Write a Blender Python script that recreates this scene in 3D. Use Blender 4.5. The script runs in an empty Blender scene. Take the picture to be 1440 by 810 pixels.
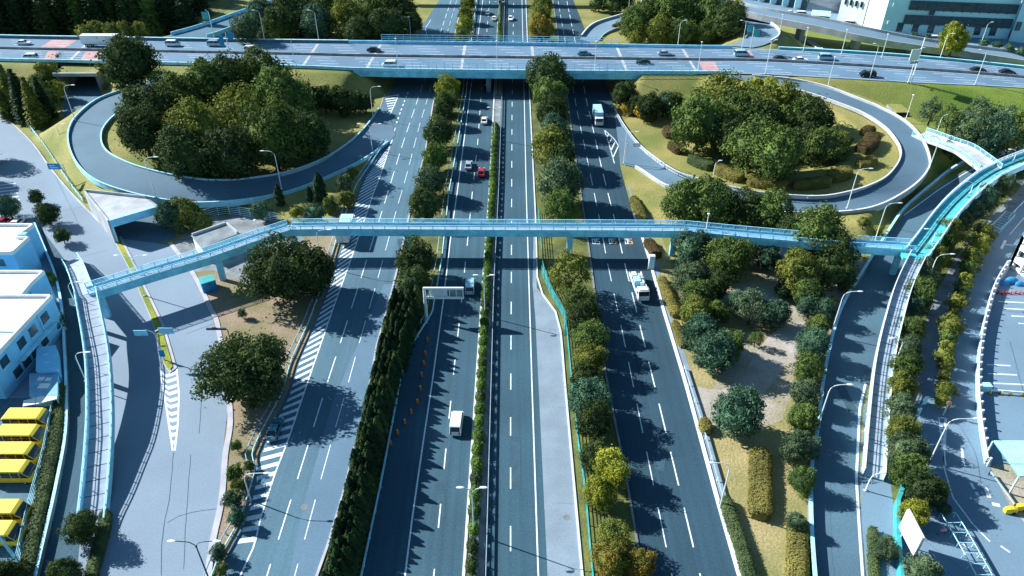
import bpy, math, random
import numpy as np
from mathutils import Vector, Matrix
random.seed(7); np.random.seed(7)
R = math.radians
S = bpy.context.scene
COL = S.collection
# ---------------------------------------------------------------- camera
CH = 83.0; FPX = 1050.0; TILT = math.atan(742.0 / FPX)
cam_d = bpy.data.cameras.new('camera'); cam = bpy.data.objects.new('camera', cam_d); COL.objects.link(cam)
cam.location = (0, 0, CH); cam.rotation_euler = (math.pi / 2 - TILT, 0, 0)
cam_d.sensor_width = 36; cam_d.lens = 36 * FPX / 1440; cam_d.clip_start = 1; cam_d.clip_end = 6000
S.camera = cam
# ---------------------------------------------------------------- sky and sun
SUNV = Vector((-1.5, 0.62, 1.0)).normalized()
wd = bpy.data.worlds.new('World'); S.world = wd; wd.use_nodes = True
nt = wd.node_tree; bg = nt.nodes['Background']
sky = nt.nodes.new('ShaderNodeTexSky'); sky.sky_type = 'NISHITA'; sky.sun_disc = False
sky.sun_elevation = math.asin(SUNV.z); sky.sun_rotation = math.atan2(SUNV.x, SUNV.y)
sky.air_density = 1.0; sky.dust_density = 0.3; sky.ozone_density = 1.0
tint = nt.nodes.new('ShaderNodeVectorMath'); tint.operation = 'MULTIPLY'; tint.inputs[1].default_value = (0.74, 1.04, 1.10)
nt.links.new(sky.outputs[0], tint.inputs[0]); nt.links.new(tint.outputs[0], bg.inputs[0]); bg.inputs[1].default_value = 0.064
sl = bpy.data.lights.new('sun', 'SUN'); sl.energy = 5.0; sl.angle = R(0.5); sl.color = (1.0, 0.99, 0.96)
so = bpy.data.objects.new('sun', sl); COL.objects.link(so); so.location = (-150, 60, 120)
so.rotation_euler = (-SUNV).to_track_quat('-Z', 'Y').to_euler()
S.view_settings.view_transform = 'Standard'; S.view_settings.look = 'None'
S.view_settings.exposure = 0.98; S.view_settings.gamma = 1.0
S.render.engine = 'CYCLES'; S.cycles.max_bounces = 5; S.cycles.diffuse_bounces = 2; S.cycles.glossy_bounces = 2
S.cycles.transmission_bounces = 2; S.cycles.transparent_max_bounces = 4
# ---------------------------------------------------------------- pixel -> world
CT, ST = math.cos(TILT), math.sin(TILT)
def W(px, py, z=0.0):
    u, w = px - 720.0, py - 405.0
    k = (CH - z) / (FPX * ST + w * CT)
    return Vector((u * k, (FPX * CT - w * ST) * k, z))
def WL(pts, z=0.0):
    n = len(pts); out = []
    for i, p in enumerate(pts):
        zz = p[2] if len(p) > 2 else (z[0] + (z[1] - z[0]) * i / (n - 1) if isinstance(z, tuple) else z)
        out.append(W(p[0], p[1], zz))
    return out
def PPM(v):   # photo pixels per metre at a world point
    return FPX / (v.y * CT + (CH - v.z) * ST)
def smooth(pts, n=6):
    pts = [Vector(p) for p in pts]
    if len(pts) < 3: return pts
    out = []
    for i in range(len(pts) - 1):
        a, b = pts[i], pts[i + 1]
        p0 = pts[i - 1] if i else a * 2 - b
        p3 = pts[i + 2] if i + 2 < len(pts) else b * 2 - a
        for k in range(n):
            t = k / n
            out.append(0.5 * ((2 * a) + (b - p0) * t + (2 * p0 - 5 * a + 4 * b - p3) * t * t + (3 * a - p0 - 3 * b + p3) * t ** 3))
    out.append(pts[-1]); return out
def length(pts): return sum((pts[i + 1] - pts[i]).length for i in range(len(pts) - 1))
def resample(pts, step=None, n=None):
    L = length(pts)
    if n is None: n = max(2, int(round(L / step)) + 1)
    out = [pts[0].copy()]; acc = 0; j = 0; d = L / (n - 1)
    for k in range(1, n - 1):
        tgt = k * d
        while j < len(pts) - 2 and acc + (pts[j + 1] - pts[j]).length < tgt:
            acc += (pts[j + 1] - pts[j]).length; j += 1
        seg = (pts[j + 1] - pts[j]).length or 1
        out.append(pts[j].lerp(pts[j + 1], min(1, (tgt - acc) / seg)))
    out.append(pts[-1].copy()); return out
def tangents(pts):
    T = []
    for i in range(len(pts)):
        d = pts[min(i + 1, len(pts) - 1)] - pts[max(i - 1, 0)]
        T.append(d.normalized() if d.length > 0 else Vector((0, 1, 0)))
    return T
def offset(pts, d):   # to the right of travel for positive d
    out = []
    for p, t in zip(pts, tangents(pts)):
        r = Vector((t.y, -t.x, 0))
        if r.length > 0: r.normalize()
        out.append(p + r * d)
    return out
# ---------------------------------------------------------------- materials
def mat(name, col, rough=0.8, noise=0.15, scale=0.6, col2=None, metal=0.0, bump=0.0, detail=6, fine=0.0, spec=0.3, streak=0.0, objrand=0.0, emit=None):
    m = bpy.data.materials.new(name); m.use_nodes = True; t = m.node_tree; b = t.nodes['Principled BSDF']
    b.inputs['Roughness'].default_value = rough; b.inputs['Metallic'].default_value = metal
    b.inputs['Specular IOR Level'].default_value = spec
    c2 = col2 or tuple(c * (1 - noise) for c in col); c1 = col if col2 else tuple(min(1, c * (1 + noise)) for c in col)
    geo = t.nodes.new('ShaderNodeNewGeometry')
    nz = t.nodes.new('ShaderNodeTexNoise'); nz.inputs['Scale'].default_value = scale; nz.inputs['Detail'].default_value = detail
    t.links.new(geo.outputs['Position'], nz.inputs['Vector'])
    rp = t.nodes.new('ShaderNodeValToRGB'); rp.color_ramp.elements[0].position = 0.36; rp.color_ramp.elements[1].position = 0.64
    rp.color_ramp.elements[0].color = (*c2, 1); rp.color_ramp.elements[1].color = (*c1, 1)
    t.links.new(nz.outputs[0], rp.inputs[0]); out = rp.outputs[0]
    def mul(out, src, lo, hi, p0=0.3, p1=0.7):
        mr = t.nodes.new('ShaderNodeMapRange'); mr.inputs[1].default_value = p0; mr.inputs[2].default_value = p1
        mr.inputs[3].default_value = lo; mr.inputs[4].default_value = hi; t.links.new(src, mr.inputs[0])
        mx = t.nodes.new('ShaderNodeVectorMath'); mx.operation = 'SCALE'
        t.links.new(out, mx.inputs[0]); t.links.new(mr.outputs[0], mx.inputs[3]); return mx.outputs[0]
    if fine:
        n2 = t.nodes.new('ShaderNodeTexNoise'); n2.inputs['Scale'].default_value = 3.5; n2.inputs['Detail'].default_value = 4
        t.links.new(geo.outputs['Position'], n2.inputs['Vector']); out = mul(out, n2.outputs[0], 1 - fine, 1 + fine)
    if streak:
        mp = t.nodes.new('ShaderNodeMapping'); mp.inputs['Scale'].default_value = (1.3, 0.012, 1)
        t.links.new(geo.outputs['Position'], mp.inputs[0])
        n3 = t.nodes.new('ShaderNodeTexNoise'); n3.inputs['Scale'].default_value = 1.0; n3.inputs['Detail'].default_value = 3
        t.links.new(mp.outputs[0], n3.inputs['Vector']); out = mul(out, n3.outputs[0], 1 - streak, 1 + streak)
    if objrand:
        oi = t.nodes.new('ShaderNodeObjectInfo'); out = mul(out, oi.outputs['Random'], 1 - objrand, 1 + objrand, 0, 1)
    t.links.new(out, b.inputs['Base Color'])
    if bump:
        bp = t.nodes.new('ShaderNodeBump'); bp.inputs['Strength'].default_value = bump; bp.inputs['Distance'].default_value = 0.2
        n4 = t.nodes.new('ShaderNodeTexNoise'); n4.inputs['Scale'].default_value = 2.2; n4.inputs['Detail'].default_value = 5
        t.links.new(geo.outputs['Position'], n4.inputs['Vector']); t.links.new(n4.outputs[0], bp.inputs['Height']); t.links.new(bp.outputs[0], b.inputs['Normal'])
    return m
M = {}
M['asph_dark'] = mat('asphalt_dark', (0.026, 0.068, 0.100), .85, .12, .05, fine=.14, streak=.14)
M['asph_mid'] = mat('asphalt_mid', (0.036, 0.092, 0.130), .85, .12, .05, fine=.14, streak=.14)
M['asph_lite'] = mat('asphalt_worn', (0.076, 0.158, 0.215), .85, .10, .06, fine=.12, streak=.10)
M['asph_pale'] = mat('asphalt_pale', (0.205, 0.275, 0.350), .85, .08, .06, fine=.07)
M['asph_lot'] = mat('asphalt_lot', (0.150, 0.240, 0.320), .85, .10, .07, fine=.07)
M['asph_deck'] = mat('asphalt_overpass', (0.120, 0.210, 0.305), .85, .10, .07, fine=.07)
M['asph_loop'] = mat('asphalt_loop', (0.100, 0.175, 0.240), .85, .10, .06, fine=.08)
M['asph_ramp'] = mat('asphalt_ramp', (0.078, 0.150, 0.205), .85, .12, .07, fine=.12)
M['patch'] = mat('concrete_shoulder', (0.215, 0.280, 0.345), .85, .10, .2, fine=.08)
M['conc'] = mat('concrete', (0.40, 0.43, 0.45), .85, .15, .3, fine=.08)
M['conc_pink'] = mat('kerb_concrete', (0.42, 0.42, 0.47), .85, .12, .4)
M['conc_dark'] = mat('old_concrete', (0.20, 0.23, 0.25), .85, .25, .4, fine=.1)
M['paint'] = mat('road_paint', (0.78, 0.84, 0.88), .6, 0, 1.8, col2=(.62, .70, .76), fine=.12)
M['paint_or'] = mat('road_paint_orange', (0.75, 0.33, 0.14), .6, .1, 1.5)
M['paint_red'] = mat('red_surfacing', (0.44, 0.27, 0.28), .8, .12, .5, fine=.08)
M['grass'] = mat('grass', (0.30, 0.265, 0.090), .9, 0, .07, col2=(0.155, 0.180, 0.045), fine=.30, bump=.4)
M['grass_dry'] = mat('dry_grass', (0.38, 0.31, 0.15), .9, 0, .10, col2=(0.22, 0.215, 0.08), fine=.28, bump=.4)
M['verge'] = mat('verge_undergrowth', (0.16, 0.17, 0.045), .9, 0, .25, col2=(0.07, 0.09, 0.03), fine=.25, bump=.4)
M['kerb'] = mat('pale_kerb', (0.62, 0.64, 0.66), .8, .08, .5)
M['grass_green'] = mat('green_grass', (0.33, 0.34, 0.035), .9, 0, .12, col2=(0.15, 0.21, 0.03), fine=.25, bump=.4)
M['dirt'] = mat('bare_soil', (0.30, 0.225, 0.165), .95, 0, .15, col2=(0.19, 0.175, 0.085), fine=.25, bump=.3)
M['gravel'] = mat('pale_gravel', (0.42, 0.38, 0.35), .95, 0, .11, col2=(0.23, 0.21, 0.10), fine=.25, bump=.2)
M['white'] = mat('white_metal', (0.72, 0.78, 0.82), .45, .05, 1)
M['blue'] = mat('pale_blue_steel', (0.28, 0.68, 0.95), .6, .14, .5, fine=.10)
M['blue2'] = mat('blue_girder_steel', (0.24, 0.70, 0.98), .6, .20, .4, fine=.12)
M['lite'] = mat('pale_cyan_steel', (0.40, 0.76, 0.92), .6, .12, .6, fine=.08)
M['deckblue'] = mat('blue_walkway', (0.20, 0.40, 0.58), .7, .12, .8)
M['deckteal'] = mat('teal_walkway', (0.08, 0.46, 0.52), .7, .15, .8)
M['decklav'] = mat('grey_walkway', (0.30, 0.36, 0.44), .7, .12, .8)
M['teal'] = mat('teal_mesh_fence', (0.05, 0.38, 0.40), .6, .15, .8)
M['pole'] = mat('galvanised_pole', (0.50, 0.60, 0.66), .4, .08, 1)
M['pole_w'] = mat('white_pole', (0.75, 0.80, 0.82), .4, .05, 1)
M['dark'] = mat('dark_metal', (0.03, 0.04, 0.05), .5, .1, 1)
M['rail'] = mat('guard_rail_steel', (0.30, 0.42, 0.50), .45, .12, 1)
M['glass'] = mat('vehicle_glass', (0.01, 0.02, 0.03), .12, 0, 1, spec=.6)
M['wglass'] = mat('window_glass', (0.03, 0.07, 0.10), .15, .3, .5, spec=.6)
M['tyre'] = mat('tyre_rubber', (0.015, 0.015, 0.018), .9, .1, 3)
M['car_white'] = mat('car_white', (0.78, 0.80, 0.82), .25, .02, 1, spec=.5)
M['car_silver'] = mat('car_silver', (0.42, 0.50, 0.56), .25, .02, 1, metal=.3, spec=.5)
M['car_black'] = mat('car_black', (0.012, 0.014, 0.018), .2, 0, 1, spec=.6)
M['car_red'] = mat('car_red', (0.36, 0.02, 0.04), .25, .02, 1, spec=.5)
M['car_green'] = mat('car_green', (0.015, 0.045, 0.03), .25, .02, 1, spec=.5)
M['car_blue'] = mat('car_blue', (0.06, 0.20, 0.27), .25, .02, 1, spec=.5)
M['car_lblue'] = mat('car_light_blue', (0.30, 0.52, 0.66), .25, .02, 1, spec=.5)
M['yellow'] = mat('van_yellow', (0.85, 0.56, 0.03), .35, .04, 1, spec=.5)
M['cream'] = mat('van_roof_cream', (0.92, 0.68, 0.07), .4, .05, 1)
M['lamp_r'] = mat('rear_light', (0.35, 0.01, 0.01), .3, 0, 1)
M['lamp_f'] = mat('head_light', (0.7, 0.72, 0.7), .15, 0, 1)
M['orange'] = mat('orange_plastic', (0.42, 0.15, 0.05), .5, .05, 1)
M['roof_w'] = mat('white_roof', (0.80, 0.80, 0.80), .7, .05, .4, fine=.04)
M['wall_b'] = mat('pale_blue_shade_wall', (0.22, 0.58, 0.86), .8, .06, .3)  # blue of shade put into white office walls; own colour of the shed
M['wall_w'] = mat('white_wall', (0.70, 0.74, 0.76), .8, .05, .3)
M['wall_big'] = mat('factory_wall', (0.46, 0.76, 0.86), .8, .07, .08)
M['band'] = mat('dark_louvre', (0.05, 0.085, 0.11), .7, .2, 1.0)
M['sign_b'] = mat('blue_sign', (0.03, 0.30, 0.62), .5, .05, 1)
M['red'] = mat('red_paint', (0.60, 0.03, 0.03), .4, .05, 1)
M['tarp'] = mat('blue_tarp', (0.02, 0.22, 0.50), .5, .2, 1)
M['bark'] = mat('bark', (0.09, 0.065, 0.045), .9, .3, 2)
M['pink'] = mat('pink_paint', (0.65, 0.30, 0.36), .4, .1, 1)
def leafmat(name, a, b, rnd=.18):
    m = mat(name, a, .75, 0, .40, col2=b, fine=.14, spec=.08, objrand=rnd)
    t = m.node_tree; p = t.nodes['Principled BSDF']; out = t.nodes['Material Output']
    tr = t.nodes.new('ShaderNodeBsdfTranslucent'); mx = t.nodes.new('ShaderNodeMixShader'); mx.inputs[0].default_value = .22
    for l in list(t.links):
        if l.to_socket == p.inputs['Base Color']: t.links.new(l.from_socket, tr.inputs[0])
    t.links.new(p.outputs[0], mx.inputs[1]); t.links.new(tr.outputs[0], mx.inputs[2]); t.links.new(mx.outputs[0], out.inputs[0])
    return m
LM = {
 'dark': leafmat('foliage_dark', (0.080, 0.120, 0.036), (0.034, 0.062, 0.026)),
 'green': leafmat('foliage_green', (0.145, 0.205, 0.048), (0.060, 0.104, 0.034)),
 'olive': leafmat('foliage_olive', (0.235, 0.250, 0.046), (0.095, 0.130, 0.034)),
 'yellow': leafmat('foliage_yellow', (0.36, 0.37, 0.05), (0.13, 0.18, 0.03)),
 'orange': leafmat('foliage_orange', (0.34, 0.22, 0.04), (0.12, 0.14, 0.03)),
 'gold': leafmat('foliage_gold', (0.60, 0.42, 0.04), (0.40, 0.26, 0.03)),
 'bluegreen': leafmat('foliage_bluegreen', (0.090, 0.180, 0.105), (0.042, 0.090, 0.060)),
 'grey': leafmat('foliage_greygreen', (0.135, 0.195, 0.095), (0.060, 0.100, 0.055)),
 'conifer': leafmat('foliage_conifer', (0.034, 0.074, 0.028), (0.016, 0.036, 0.017)),
 'bush': leafmat('foliage_bush', (0.130, 0.230, 0.040), (0.060, 0.115, 0.028)),
 'hedge': leafmat('foliage_hedge', (0.260, 0.230, 0.065), (0.150, 0.145, 0.045), .08),
 'hedge_g': leafmat('foliage_hedge_green', (0.120, 0.165, 0.065), (0.055, 0.090, 0.040), .08),
 'hedge_r': leafmat('foliage_hedge_brown', (0.150, 0.105, 0.050), (0.080, 0.070, 0.030), .08),
}
# ---------------------------------------------------------------- mesh builder
class MB:
    def __init__(s): s.v = []; s.f = []
    def add(s, v, f):
        b = len(s.v); s.v += [tuple(p) for p in v]; s.f += [tuple(i + b for i in q) for q in f]; return s
    def box(s, x0, x1, y0, y1, z0, z1):
        v = [(x0, y0, z0), (x1, y0, z0), (x1, y1, z0), (x0, y1, z0), (x0, y0, z1), (x1, y0, z1), (x1, y1, z1), (x0, y1, z1)]
        return s.add(v, [(0, 3, 2, 1), (4, 5, 6, 7), (0, 1, 5, 4), (1, 2, 6, 5), (2, 3, 7, 6), (3, 0, 4, 7)])
    def hexa(s, v): return s.add(v, [(0, 3, 2, 1), (4, 5, 6, 7), (0, 1, 5, 4), (1, 2, 6, 5), (2, 3, 7, 6), (3, 0, 4, 7)])
    def prism(s, poly, z0, z1):
        n = len(poly); a = sum(poly[i][0] * poly[(i + 1) % n][1] - poly[(i + 1) % n][0] * poly[i][1] for i in range(n))
        if a < 0: poly = poly[::-1]
        v = [(p[0], p[1], z0) for p in poly] + [(p[0], p[1], z1) for p in poly]
        return s.add(v, [tuple(range(n - 1, -1, -1)), tuple(range(n, 2 * n))] + [(i, (i + 1) % n, (i + 1) % n + n, i + n) for i in range(n)])
    def tube(s, pts, r, seg=6):
        pts = [Vector(p) for p in pts]; T = tangents(pts); n = len(pts); v = []; f = []
        for i, (p, t) in enumerate(zip(pts, T)):
            a = Vector((0, 0, 1)) if abs(t.z) < .9 else Vector((1, 0, 0))
            u = t.cross(a).normalized(); w = t.cross(u); rr = r[i] if isinstance(r, (list, tuple)) else r
            for k in range(seg):
                an = 2 * math.pi * k / seg; v.append(p + (u * math.cos(an) + w * math.sin(an)) * rr)
        for i in range(n - 1):
            for k in range(seg):
                k2 = (k + 1) % seg; f.append((i * seg + k, i * seg + k2, (i + 1) * seg + k2, (i + 1) * seg + k))
        f.append(tuple(range(seg - 1, -1, -1))); f.append(tuple(range((n - 1) * seg, n * seg)))
        return s.add(v, f)
    def sweep(s, pts, x0, x1, z0, z1):   # rectangular section, x to the right of travel
        pts = [Vector(p) for p in pts]; T = tangents(pts); v = []; f = []
        for p, t in zip(pts, T):
            r = Vector((t.y, -t.x, 0)).normalized()
            for (a, b) in ((x0, z0), (x1, z0), (x1, z1), (x0, z1)): v.append(p + r * a + Vector((0, 0, b)))
        for i in range(len(pts) - 1):
            for k in range(4):
                k2 = (k + 1) % 4; f.append((i * 4 + k, (i + 1) * 4 + k, (i + 1) * 4 + k2, i * 4 + k2))
        n = len(pts); f.append((0, 1, 2, 3)); f.append(((n - 1) * 4 + 3, (n - 1) * 4 + 2, (n - 1) * 4 + 1, (n - 1) * 4))
        return s.add(v, f)
    def strip(s, L, Rr, dz=0.0):
        v = []; f = []
        for a, b in zip(L, Rr): v.append((a.x, a.y, a.z + dz)); v.append((b.x, b.y, b.z + dz))
        for i in range(len(L) - 1): f.append((2 * i, 2 * i + 1, 2 * i + 3, 2 * i + 2))
        return s.add(v, f)
    def sphere(s, c, rx, ry, rz, seg=10, rings=6):
        v = [(c[0], c[1], c[2] + rz)]; f = []
        for i in range(1, rings):
            a = math.pi * i / rings
            for k in range(seg):
                b = 2 * math.pi * k / seg; v.append((c[0] + rx * math.sin(a) * math.cos(b), c[1] + ry * math.sin(a) * math.sin(b), c[2] + rz * math.cos(a)))
        v.append((c[0], c[1], c[2] - rz))
        for k in range(seg): f.append((0, 1 + k, 1 + (k + 1) % seg))
        for i in range(rings - 2):
            for k in range(seg):
                a = 1 + i * seg + k; b = 1 + i * seg + (k + 1) % seg; f.append((a, a + seg, b + seg, b))
        e = len(v) - 1; o = 1 + (rings - 2) * seg
        for k in range(seg): f.append((e, o + (k + 1) % seg, o + k))
        return s.add(v, f)
    def mesh(s, name, m, smoothf=False):
        me = bpy.data.meshes.new(name); me.from_pydata(s.v, [], s.f); me.materials.append(m)
        if smoothf: me.shade_smooth()
        me.update(); return me
    def build(s, name, m, parent=None, smoothf=False):
        o = bpy.data.objects.new(name, s.mesh(name, m, smoothf)); COL.objects.link(o)
        if parent: o.parent = parent
        return o
def tag(o, label=None, cat=None, group=None, kind=None):
    if label: o['label'] = label
    if cat: o['category'] = cat
    if group: o['group'] = group
    if kind: o['kind'] = kind
    return o
def thing(name, label, cat, loc=(0, 0, 0), rz=0.0, group=None):
    o = bpy.data.objects.new(name, None); COL.objects.link(o); o.location = loc; o.rotation_euler = (0, 0, rz); o.empty_display_size = .3
    return tag(o, label, cat, group)
def child(mesh, name, parent, loc=None, label=None):
    o = bpy.data.objects.new(name, mesh); COL.objects.link(o); o.parent = parent
    if loc is not None: o.location = loc
    if label: o['label'] = label
    return o
def copy_tree(o, parent=None):
    c = o.copy(); COL.objects.link(c); c.parent = parent
    for k in ('label', 'category', 'group'):
        pass
    for ch in CH_OF.get(o.name, list(o.children)): copy_tree(ch, c)
    return c
CH_OF = {}
def struct(o): o['kind'] = 'structure'; return o
NUM = ['first', 'second', 'third', 'fourth', 'fifth', 'sixth', 'seventh', 'eighth', 'ninth', 'tenth', 'eleventh', 'twelfth', 'thirteenth', 'fourteenth', 'fifteenth', 'sixteenth', 'seventeenth', 'eighteenth', 'nineteenth', 'twentieth', 'twenty-first', 'twenty-second', 'twenty-third', 'twenty-fourth', 'twenty-fifth', 'twenty-sixth', 'twenty-seventh', 'twenty-eighth', 'twenty-ninth', 'thirtieth']
rnd0 = random.Random(2)
# ---------------------------------------------------------------- road lines traced on the ground
def extY(pts, y0=None, y1=None):
    pts = list(pts)
    if pts[0].y < pts[-1].y: pts = pts[::-1]
    if y1 is not None:
        a, b = pts[0], pts[min(2, len(pts) - 1)]; k = (y1 - a.y) / (a.y - b.y); pts.insert(0, a + (a - b) * k)
    if y0 is not None:
        a, b = pts[-1], pts[-2]; k = (y0 - a.y) / (a.y - b.y); pts.append(a + (a - b) * k)
    return pts            # far to near
YN, YF = 44.0, 420.0
LF_L = extY(WL([(618, 0), (585, 50), (548, 133), (527, 200), (503, 270), (463, 397), (440, 457), (417, 510), (403, 557), (374, 613), (362, 645), (349, 710), (318, 785)]), YN, YF)
LF_R = extY(WL([(650, 0), (639, 50), (609, 143), (597, 215), (582, 270), (560, 370), (547, 423), (528, 490), (520, 537), (516, 560), (490, 660), (473, 730), (448, 800)]), YN, YF)
LC_L = extY(WL([(670, 0), (662, 60), (655, 133), (641, 215), (631, 270), (620, 370), (612, 415), (607, 443), (571, 500), (562, 540), (534, 687), (508, 810)]), YN, YF)
LC_R = extY(WL([(701, 0), (694, 133), (687, 270), (677, 403), (668, 537), (650, 800)]), YN, YF)
RC_L = extY(WL([(709, 0), (705, 133), (700, 270), (693, 403), (689, 540), (681, 810)]), YN, YF)
RC_R = extY(WL([(739, 0), (744, 133), (752, 300), (755, 405), (783, 443), (788, 470), (793, 537), (817, 807)]), YN, YF)
RF_L = extY(WL([(778, 0), (798, 133), (812, 235), (822, 300), (832, 370), (845, 470), (855, 540), (880, 660), (904, 800)]), YN, YF)
RF_R = extY(WL([(806, 0), (862, 143), (868, 190), (872, 235), (889, 300), (907, 350), (929, 430), (950, 500), (962, 540), (1007, 707), (1037, 812)]), YN, YF)
# loops: outer and inner edge with heights
zl = lambda a, b: (a, b)
OV_F = WL([(-140, 48), (0, 53), (180, 56), (360, 59), (540, 61), (720, 63), (953, 67), (1080, 69), (1267, 80), (1440, 97), (1640, 123)], 6.7)
OV_N = WL([(-140, 83), (0, 86), (180, 90), (420, 96), (513, 99.5), (720, 102.5), (977, 104), (1080, 105), (1280, 116), (1440, 124), (1640, 142)], 6.7)
def samp(L, Rr, n=60, z=None):
    L = resample(smooth(L, 8), n=n); Rr = resample(smooth(Rr, 8), n=n); return L, Rr
LL_O = [W(*p) for p in [(556, 190, .08), (547, 200, .1), (507, 227, .5), (447, 254, 1.2), (402, 269, 1.9), (353, 277, 2.7), (309, 281, 3.3), (260, 281, 4.0), (205, 273, 4.7), (157, 261, 5.2), (128, 248, 5.6), (108, 228, 5.9), (98, 205, 6.1), (98, 183, 6.3), (110, 163, 6.4), (140, 140, 6.5), (187, 123, 6.6), (225, 104, 6.65)]]
LL_I = [W(*p) for p in [(540, 135, .08), (531, 158, .1), (503, 194, .4), (460, 226, 1.1), (410, 247, 1.9), (360, 256, 2.7), (320, 259, 3.3), (283, 257, 3.9), (233, 248, 4.7), (190, 236, 5.2), (160, 222, 5.6), (146, 210, 5.8), (142, 195, 6.0), (146, 180, 6.2), (162, 163, 6.3), (190, 148, 6.45), (215, 138, 6.55), (250, 118, 6.65)]]
RL_O = [W(*p) for p in [(873, 231, .08), (893, 236, .2), (933, 261, .5), (960, 268, .8), (1020, 286, 1.3), (1060, 294, 1.7), (1110, 298, 2.1), (1190, 296, 2.9), (1240, 286, 3.4), (1284, 262, 3.9), (1305, 240, 4.2), (1308, 222, 4.4), (1296, 193, 4.8), (1273, 170, 5.1), (1240, 152, 5.4), (1205, 138, 5.7), (1163, 123, 6.0), (1110, 112, 6.3), (1040, 106.5, 6.6), (1000, 105, 6.7)]]
RL_I = [W(*p) for p in [(863, 150, .08), (877, 177, .1), (903, 210, .4), (950, 245, .8), (1000, 261, 1.3), (1050, 273, 1.7), (1099, 279, 2.2), (1153, 280, 2.8), (1191, 273, 3.3), (1220, 264, 3.6), (1246, 250, 3.9), (1263, 228, 4.2), (1264, 210, 4.4), (1252, 190, 4.8), (1237, 176, 5.1), (1213, 161, 5.4), (1180, 147, 5.8), (1130, 130, 6.2), (1080, 119, 6.5), (1025, 110, 6.7)]]
NE_O = [W(*p) for p in [(815, 56, .08), (833, 37, .2), (863, 26, .8), (900, 17, 1.6), (960, 8, 2.8), (1010, 12, 4), (1056, 24, 5.0), (1080, 33, 5.6), (1094, 44, 6.2), (1092, 54, 6.5), (1075, 63, 6.65), (1058, 67, 6.7)]]
NE_I = [W(*p) for p in [(840, 60, .08), (852, 47, .2), (880, 36, .8), (910, 29, 1.6), (960, 22, 2.8), (1005, 25, 4), (1030, 32, 5), (1046, 39, 5.6), (1052, 46, 6.2), (1048, 54, 6.5), (1036, 60, 6.65), (1020, 64, 6.7)]]
NW_L = [W(*p) for p in [(225, 54, 6.7), (262, 44, 6.3), (300, 32, 5.4), (345, 16, 4.4), (400, -2, 3.2), (470, -22, 2)]]
NW_R = [W(*p) for p in [(275, 56, 6.7), (305, 49, 6.3), (330, 40, 5.4), (372, 24, 4.4), (425, 6, 3.2), (490, -14, 2)]]
RR_L = WL([(1520, 165), (1440, 196), (1358, 240), (1320, 262), (1290, 285), (1271, 303), (1249, 333), (1227, 365), (1213, 390), (1190, 425), (1172, 470), (1157, 540), (1150, 603), (1143, 657), (1141, 727), (1146, 812), (1152, 880)])
RR_R = WL([(1600, 200), (1500, 228), (1420, 262), (1370, 290), (1330, 325), (1295, 365), (1268, 410), (1248, 460), (1232, 500), (1222, 540), (1213, 573), (1208, 673), (1212, 740), (1217, 812), (1224, 880)])
UP_C = WL([(212, 345), (180, 285), (145, 220), (118, 165), (116, 128), (118, 100), (124, 70), (130, 30)])
# ---------------------------------------------------------------- terrain height field
def segs(pts): return [(pts[i], pts[i + 1]) for i in range(len(pts) - 1)]
def mid(L, Rr, n=40):
    L, Rr = samp(L, Rr, n); return [(a + b) * .5 for a, b in zip(L, Rr)], [(a - b).length * .5 for a, b in zip(L, Rr)]
EMB = []
def emb(pts, hw):
    for i in range(len(pts) - 1):
        EMB.append((pts[i], pts[i + 1], hw[i] if isinstance(hw, list) else hw, hw[i + 1] if isinstance(hw, list) else hw))
m_, h_ = mid(OV_F, OV_N, 80)
pxof = lambda v: 720 + v.x * FPX / (v.y * CT + (CH - v.z) * ST)
for i in range(79):
    a, b = m_[i], m_[i + 1]
    if pxof(b) < 500 or pxof(a) > 862: EMB.append((a, b, h_[i], h_[i + 1]))
n_ov = len(EMB)
for A, B in ((LL_O, LL_I), (RL_O, RL_I), (NE_O, NE_I), (NW_L, NW_R)):
    m_, h_ = mid(A, B, 60); emb(m_, h_)
LOOPSEG = EMB[n_ov:]
CAPP = []   # flat polygons (list of xy, slope)
def cap(pts, s): CAPP.append(([(p.x, p.y) for p in pts], s))
cap(LF_L + RF_R[::-1], .9)
cap(WL([(-400, 60), (-200, 118), (0, 160), (42, 197), (68, 233), (98, 270), (157, 332), (240, 345), (267, 383), (330, 900), (-500, 900)]), 1.2)
cap(WL([(232, 345), (285, 303), (365, 300), (455, 335), (440, 457), (320, 580), (267, 383)]), .7)
cap(WL([(893, 312), (1000, 325), (1235, 345), (1262, 298), (1345, 232), (1440, 190), (1560, 140), (1900, 200), (1900, 900), (900, 900)]), .9)
cap(WL([(1040, 5), (1110, 45), (1290, 62), (1380, 76), (1500, 90), (1900, 100), (1900, -140), (1000, -140)]), .5)
for U in (WL([(230, 380), (185, 300)]), UP_C[3:]): cap(offset(U, -6.5) + offset(U, 6.5)[::-1], 5.0)
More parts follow.
